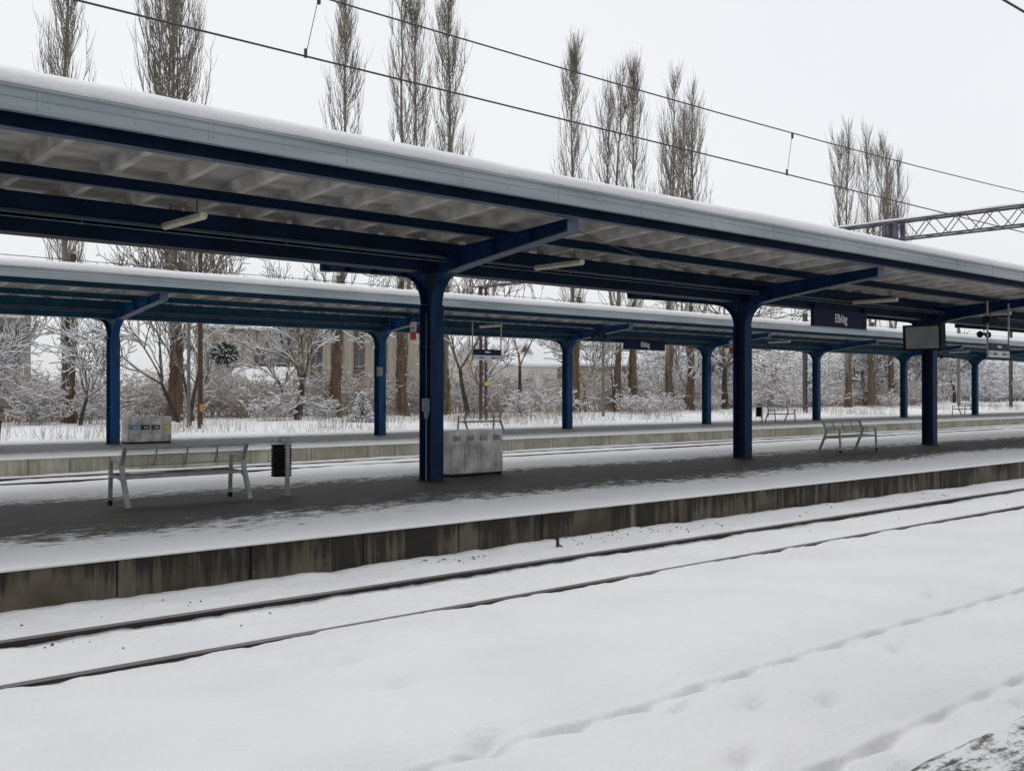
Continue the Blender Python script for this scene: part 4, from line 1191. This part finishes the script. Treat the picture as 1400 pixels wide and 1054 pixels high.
for i, (x, y, h, lb) in enumerate(SH):
    rs = np.random.default_rng(300+i)
    S = place_segs(protos[i % 4], 0, 0, -.1, h, rs.random()*6, 1.1)
    S = np.concatenate([S, place_segs(protos[(i+1) % 4], .4, .3, -.1, h*.8, rs.random()*6, 1.1)]); S[:, 6:8] = np.maximum(S[:, 6:8], .013)
    o = link('snowy_shrub', veg_mesh('snowy_shrub', S, snow_segs(S, 1.0, .022, .35, .8, rs), M['shrubtwig'], M['snow_branch'])); o.location = (x, y, 0)
    tag(o, lb, 'shrub', 'snowy shrubs in front of the thicket')
S = place_segs(protos[1], 0, 0, -.1, 5.6, 0, 1.0); S = np.concatenate([S, place_segs(protos[2], 1.5, .5, -.1, 5.2, 2, 1.0), place_segs(protos[3], -1.6, .5, -.1, 4.8, 4, 1.0)]); S[:, 6:8] = np.maximum(S[:, 6:8], .03)
for x, y, sc, lb in ((122, 84, 1.5, 'yellowish willow-like bush in front of the orange house'), (60.5, 72, .95, 'yellowish bush left of the third rear column, below the red gable')):
    o = link('yellow_bush', veg_mesh('yellow_bush', S, snow_segs(S, .8, .02, .4, .45, np.random.default_rng(9)), M['yellowshrub'], M['snow_branch'])); o.location = (x, y, 0); o.scale = (sc,)*3
    tag(o, lb, 'shrub')

# dry grass poking out of the snow beyond the farther platform
rs = np.random.default_rng(55); N = 15000
X = 6+140*rs.random(N)**1.25; Y = 40.3+16.5*rs.random(N); 
dens = fbm(X, Y, .22, 5) + .5*fbm(X, Y, .9, 6)
ok = dens > .05; X = X[ok]; Y = Y[ok]
h = .25+.45*rs.random(len(X)); Zg = ground_z(X[:, None], Y[:, None])[:, 0]-.03
S = np.stack([X, Y, Zg, X+rs.normal(0, .12, len(X)), Y+rs.normal(0, .12, len(X)), Zg+h, np.full(len(X), .008), np.full(len(X), .004)], -1)
sn = S.copy(); sn = sn[rs.random(len(sn)) < .18]; sn[:, 3:6] = sn[:, 0:3]+(sn[:, 3:6]-sn[:, 0:3])*.55; sn[:, 6] = .035; sn[:, 7] = .02
o = link('dry_grass', veg_mesh('dry_grass', S, sn, M['straw'], M['snow_branch'])); tag(o, 'dry grass and snow tufts in the strip beyond the farther platform', kind='stuff')

# ballast stones and dirt showing through beside the wall and the bold rail
rs = np.random.default_rng(91); b = MB()
for (xa, xb, ya_, yb_, n) in ((7.9, 8.9, 10.3, 10.8, 26), (10.6, 13.2, 10.35, 10.85, 60), (20.2, 21.6, 10.0, 10.3, 30), (3.0, 6.5, 8.9, 9.5, 14), (12, 24, 10.1, 10.8, 40), (2.4, 9, 9.95, 10.6, 22), (14, 30, 8.5, 9.5, 20)):
    for k in range(n):
        x = xa+(xb-xa)*rs.random(); y = ya_+(yb_-ya_)*rs.random(); z = float(ground_z(np.array([[x]]), np.array([[y]]))[0, 0]); q = .004+.012*rs.random()**2
        b.tube([(x-q, y, z-q*.3), (x, y+q*.2, z+q*.35), (x+q*1.1, y, z-q*.2)], [q*.6, q, q*.5], 5, smooth=False)
tag(b.build('ballast_stones', M['darkbark']), 'small dark stones and dirt poking through the snow beside the track', kind='stuff')

# twig poking out of the snow by the near wall
rs = np.random.default_rng(4)
b = MB(); b.bar((10.24, 10.40, -.46), (10.25, 10.41, -.23), .035, .03); b.bar((10.25, 10.4, -.33), (10.16, 10.4, -.29), .02); b.bar((10.25, 10.4, -.38), (10.34, 10.36, -.45), .02)
tag(b.build('dead_stalk', M['darkbark']), 'short dark stalk sticking out of the snow below the stained wall', 'plant')

# ------------------------------------------------------------------ poles behind the farther platform
def pole(x, y, h, r0, m, label, cat='pole'):
    r = empty('line_pole', (x, y, -.2), 0, label, cat)
    b = MB(); b.tube([(0, 0, 0), (0, 0, h)], [r0, r0*.75], 10); b.build('shaft', M[m], r)
    b = MB(); b.tube([(0, 0, h), (0, 0, h+.06)], [r0*.85, r0*.6], 10); b.build('cap', M['snow_branch'], r)
    return r
p = pole(21.9, 46, 9.2, .13, 'pole_rust', 'dark brown pole with an orange plate right of the widest poplar')
b = MB(); b.box(-.09, .09, -.155, -.14, 1.0, 1.35); b.build('plate', M['orange'], p)
p = pole(21.75, 46.9, 9.0, .09, 'pole_grey', 'slim grey pole right behind the dark brown pole')
p = pole(53.7, 50, 7.9, .11, 'pole_grey', 'slim grey pole between the third rear column and the rear station name sign')
p = pole(129.8, 60, 12, .22, 'pole_grey', 'grey pole far right, seen just past the third front column')
for x, y, h, lb in ((74.4, 47, 8.2, 'pale lattice mast left of the fifth rear column'), (113.8, 47, 9.5, 'dark lattice mast with snow patches near the right edge')):
    r = empty('lattice_mast', (x, y, -.15), 0, lb, 'mast', 'lattice masts beyond the farther platform')
    mast(r, 0, 0, .38 if x < 100 else .45, h, M['steel_dark'], M['steel_dark'] if x < 100 else M['pole_rust'])
    if x > 100:
        b = MB(); b.box(-.1, .15, -.12, -.10, 2.6, 2.85); b.build('number_plate', M['yellow'], r)

# ------------------------------------------------------------------ buildings
M['block_grey'] = mat('grey_block_wall', (.24,.235,.22), (.32,.31,.29), rough=.9, scale=.5)
M['block_beige'] = mat('beige_cladding', (.27,.24,.19), (.37,.33,.27), rough=.9, scale=1.2, stretch=(2.5,2.5,.15))
M['glass'] = mat('window_glass', (.03,.035,.04), (.09,.095,.10), rough=.15, scale=.5)
M['spandrel'] = mat('dark_spandrel', (.07,.05,.045), (.12,.09,.08), rough=.8, scale=.8)
M['plaster_w'] = mat('pale_plaster', (.52,.51,.48), (.62,.61,.58), rough=.9, scale=.5)
M['frame'] = mat('window_frame', (.22,.20,.18), (.28,.26,.24), rough=.8, scale=2)
M['ochre'] = mat('ochre_plaster', (.30,.27,.20), (.38,.34,.26), rough=.9, scale=.5)
M['orange_pl'] = mat('orange_plaster', (.50,.24,.09), (.60,.32,.14), rough=.9, scale=.5)
M['brick'] = mat('red_brick', (.20,.085,.065), (.28,.12,.095), rough=.9, scale=3)
def block(name, x0, x1, y0, y1, h, m, label, floors, win, snow=.25, cat='building', grp=None):
    """win: list of (x centre, width); floors: list of (z0, z1)"""
    r = empty(name, (x0, y0, -.3), 0, label, cat, grp); w = x1-x0; d = y1-y0
    # wall with real openings on the facade
    b = MB(); xs_ = sorted([(c-x0-ww/2, c-x0+ww/2) for c, ww in win]); prev = 0
    for (a, e) in xs_ + [(w, w)]:
        if a > prev+.01: b.box(prev, a, 0, .4, 0, h)
        if e > a+.01:
            zp = 0
            for (za, zb) in floors:
                b.box(a, e, .0, .4, zp, za); zp = zb
            b.box(a, e, .0, .4, zp, h)
        prev = e
    b.box(0, .4, .401, d, 0, h); b.box(w-.4, w, .401, d, 0, h); b.box(.4, w-.4, d-.4, d, 0, h)
    b.box(.401, w-.401, .5, .55, 0, h-.01)
    b.build('wall', m, r)
    for (a, e) in xs_:
        for (za, zb) in floors:
            f = MB(); t = .07
            f.box(a, e, .12, .2, za, za+t); f.box(a, e, .12, .2, zb-t, zb); f.box(a, a+t, .12, .2, za+t, zb-t); f.box(e-t, e, .12, .2, za+t, zb-t)
            f.box((a+e)/2-.04, (a+e)/2+.04, .13, .19, za+t, zb-t)
            fo = f.build('window', M['frame'], r)
            g_ = MB(); g_.box(a+t, e-t, .15, .165, za+t, zb-t); g_.build('pane', M['glass'], fo)
    b = MB(); b.box(-.2, w+.2, -.2, d+.2, h, h+.3); rf = b.build('roof', M['pole_grey'], r)
    b = MB(); b.box(-.15, w+.15, -.15, d+.15, h+.301, h+.3+snow); b.build('roof_snow', M['snow'], rf, bevel=.08)
    return r
fl = [(1.2+2.75*k, 2.6+2.75*k) for k in range(4)]
gb = block('apartment_block', 4, 32.5, 104, 116, 11.0, M['block_grey'], 'grey apartment block with balconies at the far left edge', [(a, b_) for a, b_ in fl if b_ < 10.6], [(x, 1.5) for x in np.arange(7, 32, 3.2)])
for k in range(4):
    b = MB(); z = .75+2.75*k
    b.box(14.0, 27.5, -1.3, -.002, z-.12, z); b.box(14.0, 27.5, -1.3, -1.24, z, z+1.0); b.build('balcony', M['plaster_w'], gb)
    b = MB(); b.box(14.0, 27.5, -1.28, -.3, z+1.001, z+1.06); b.build('balcony_snow', M['snow_branch'], gb)
fl3 = [(1.4+2.9*k, 3.3+2.9*k) for k in range(3)]
block('cladded_block', 46.6, 56.3, 95, 99, 7.9, M['block_beige'], 'low beige cladded block with narrow window columns behind the thicket', [(a, b_) for a, b_ in fl3 if b_ < 7.7], [(x, 1.3) for x in (48.6, 51.6, 54.1)])
tb = block('cladded_block', 56.4, 71.5, 94.4, 99, 9.8, M['block_beige'], 'taller beige cladded block with dark window columns, right of the low one', [(a, b_) for a, b_ in fl3 if b_ < 9.5], [(x, 1.5) for x in (57.8, 60.3, 63.1, 66.0, 68.8)])
b = MB()
for x in (57.8, 60.3, 63.1, 66.0, 68.8):
    for za, zb in ((3.301, 4.3), (6.201, 7.2)):
        b = MB(); b.box(x-56.4-.75, x-56.4+.75, -.04, -.002, za, zb); b.build('dark_spandrel', M['spandrel'], tb)

def gable_house(x0, x1, y0, y1, h, rh, m, label, gable='x', wins=3, roofm=None, chimney=True):
    r = empty('house', (x0, y0, -.3), 0, label, 'house'); w = x1-x0; d = y1-y0
    b = MB(); b.box(0, w, 0, d, 0, h)
    if gable == 'x': b.prism([(0, h+.001), (d, h+.001), (d/2, h+rh)], .0, w, axis='x')
    else: b.prism([(0, h+.001), (w, h+.001), (w/2, h+rh)], .0, d, axis='y')
    b.build('wall', m, r)
    b = MB(); t = .35; ov = .5
    if gable == 'x':
        k = rh/(d/2)
        b.prism([(-ov, h-ov*k+.05), (d/2, h+rh+.05), (d+ov, h-ov*k+.05), (d+ov, h-ov*k+t), (d/2, h+rh+t+.1), (-ov, h-ov*k+t)], -ov, w+ov, axis='x')
    else:
        k = rh/(w/2)
        b.prism([(-ov, h-ov*k+.05), (w/2, h+rh+.05), (w+ov, h-ov*k+.05), (w+ov, h-ov*k+t), (w/2, h+rh+t+.1), (-ov, h-ov*k+t)], -ov, d+ov, axis='y')
    rf = b.build('roof', roofm or M['snow'], r)
    if chimney:
        b = MB(); b.box(w*.6, w*.6+.8, d*.4, d*.4+.7, h+rh*.5, h+rh+1.0); b.build('chimney', M['brick'], rf)
    for i in range(wins):
        cx = w*(i+.5)/wins
        f = MB(); f.box(cx-.6, cx+.6, -.06, -.002, h*.45, h*.45+1.3); fo = f.build('window', M['plaster_w'], r)
        g_ = MB(); g_.box(cx-.5, cx+.5, -.075, -.061, h*.45+.1, h*.45+1.2); g_.build('pane', M['glass'], fo)
    return r
gable_house(80.5, 90.5, 92, 101, 5.3, 2.6, M['plaster_w'], 'white snow-roofed house left of the third rear column', 'x', 3, chimney=False)
b_ = gable_house(85.4, 88.0, 94.0, 99.5, 6.3, 1.6, M['brick'], 'narrow red gable rising from the white snow-roofed house', 'y', 1, chimney=False)
gable_house(92.5, 112, 93, 105, 5.4, 1.8, M['ochre'], 'long low ochre house with a snowy roof behind the middle poplar group', 'x', 6)
gable_house(118, 129, 92, 103, 5.3, 2.2, M['orange_pl'], 'orange house with a snowy roof seen beside the second front column', 'x', 3)
gable_house(133, 139, 92, 103, 5.6, 2.2, M['brick'], 'small red brick house right of the orange house', 'x', 2)
gable_house(40, 44.5, 74, 79, 2.3, 1.3, M['plaster_w'], 'small snow-roofed shed left of the beige blocks', 'x', 1, chimney=False)

# snow-covered car at the right edge
r = empty('parked_car', (183, 74, 0.1), R(10), 'small white snow-covered car at the right edge of the picture', 'car')
M['carpaint'] = mat('silver_car_paint', (.35,.36,.38), (.4,.41,.43), rough=.35, metal=.3, scale=2)
b = MB(); b.prism([(-2.1,.35),(2.1,.35),(2.15,.75),(1.9,.88),(1.0,.95),(.45,1.42),(-1.2,1.45),(-1.9,.98),(-2.15,.9)], -.82, .82, axis='y'); b.build('body', M['carpaint'], r, bevel=.06)
b = MB(); b.prism([(.85,.98),(.40,1.36),(-1.1,1.38),(-1.65,1.0)], -.835, .835, axis='y'); b.build('window', M['glass'], r)
b = MB(); b.prism([(.35,1.44),(-1.15,1.47),(-1.0,1.62),(.2,1.6)], -.75, .75, axis='y'); b.prism([(1.85,.93),(1.0,1.0),(1.1,1.1),(1.8,1.02)], -.75, .75, axis='y'); b.build('snow_cap', M['snow'], r, bevel=.05)
for x in (-1.35, 1.35):
    for y in (-.78, .78):
        w = MB(); w.tube([(x, y-.1, .32), (x, y+.1, .32)], .33, 18); wo = w.build('wheel', M['black'], r)
        w = MB(); w.tube([(x, y-.112, .32), (x, y+.112, .32)], .19, 14); w.build('rim', M['steel'], wo)

print('objects', len(bpy.data.objects))
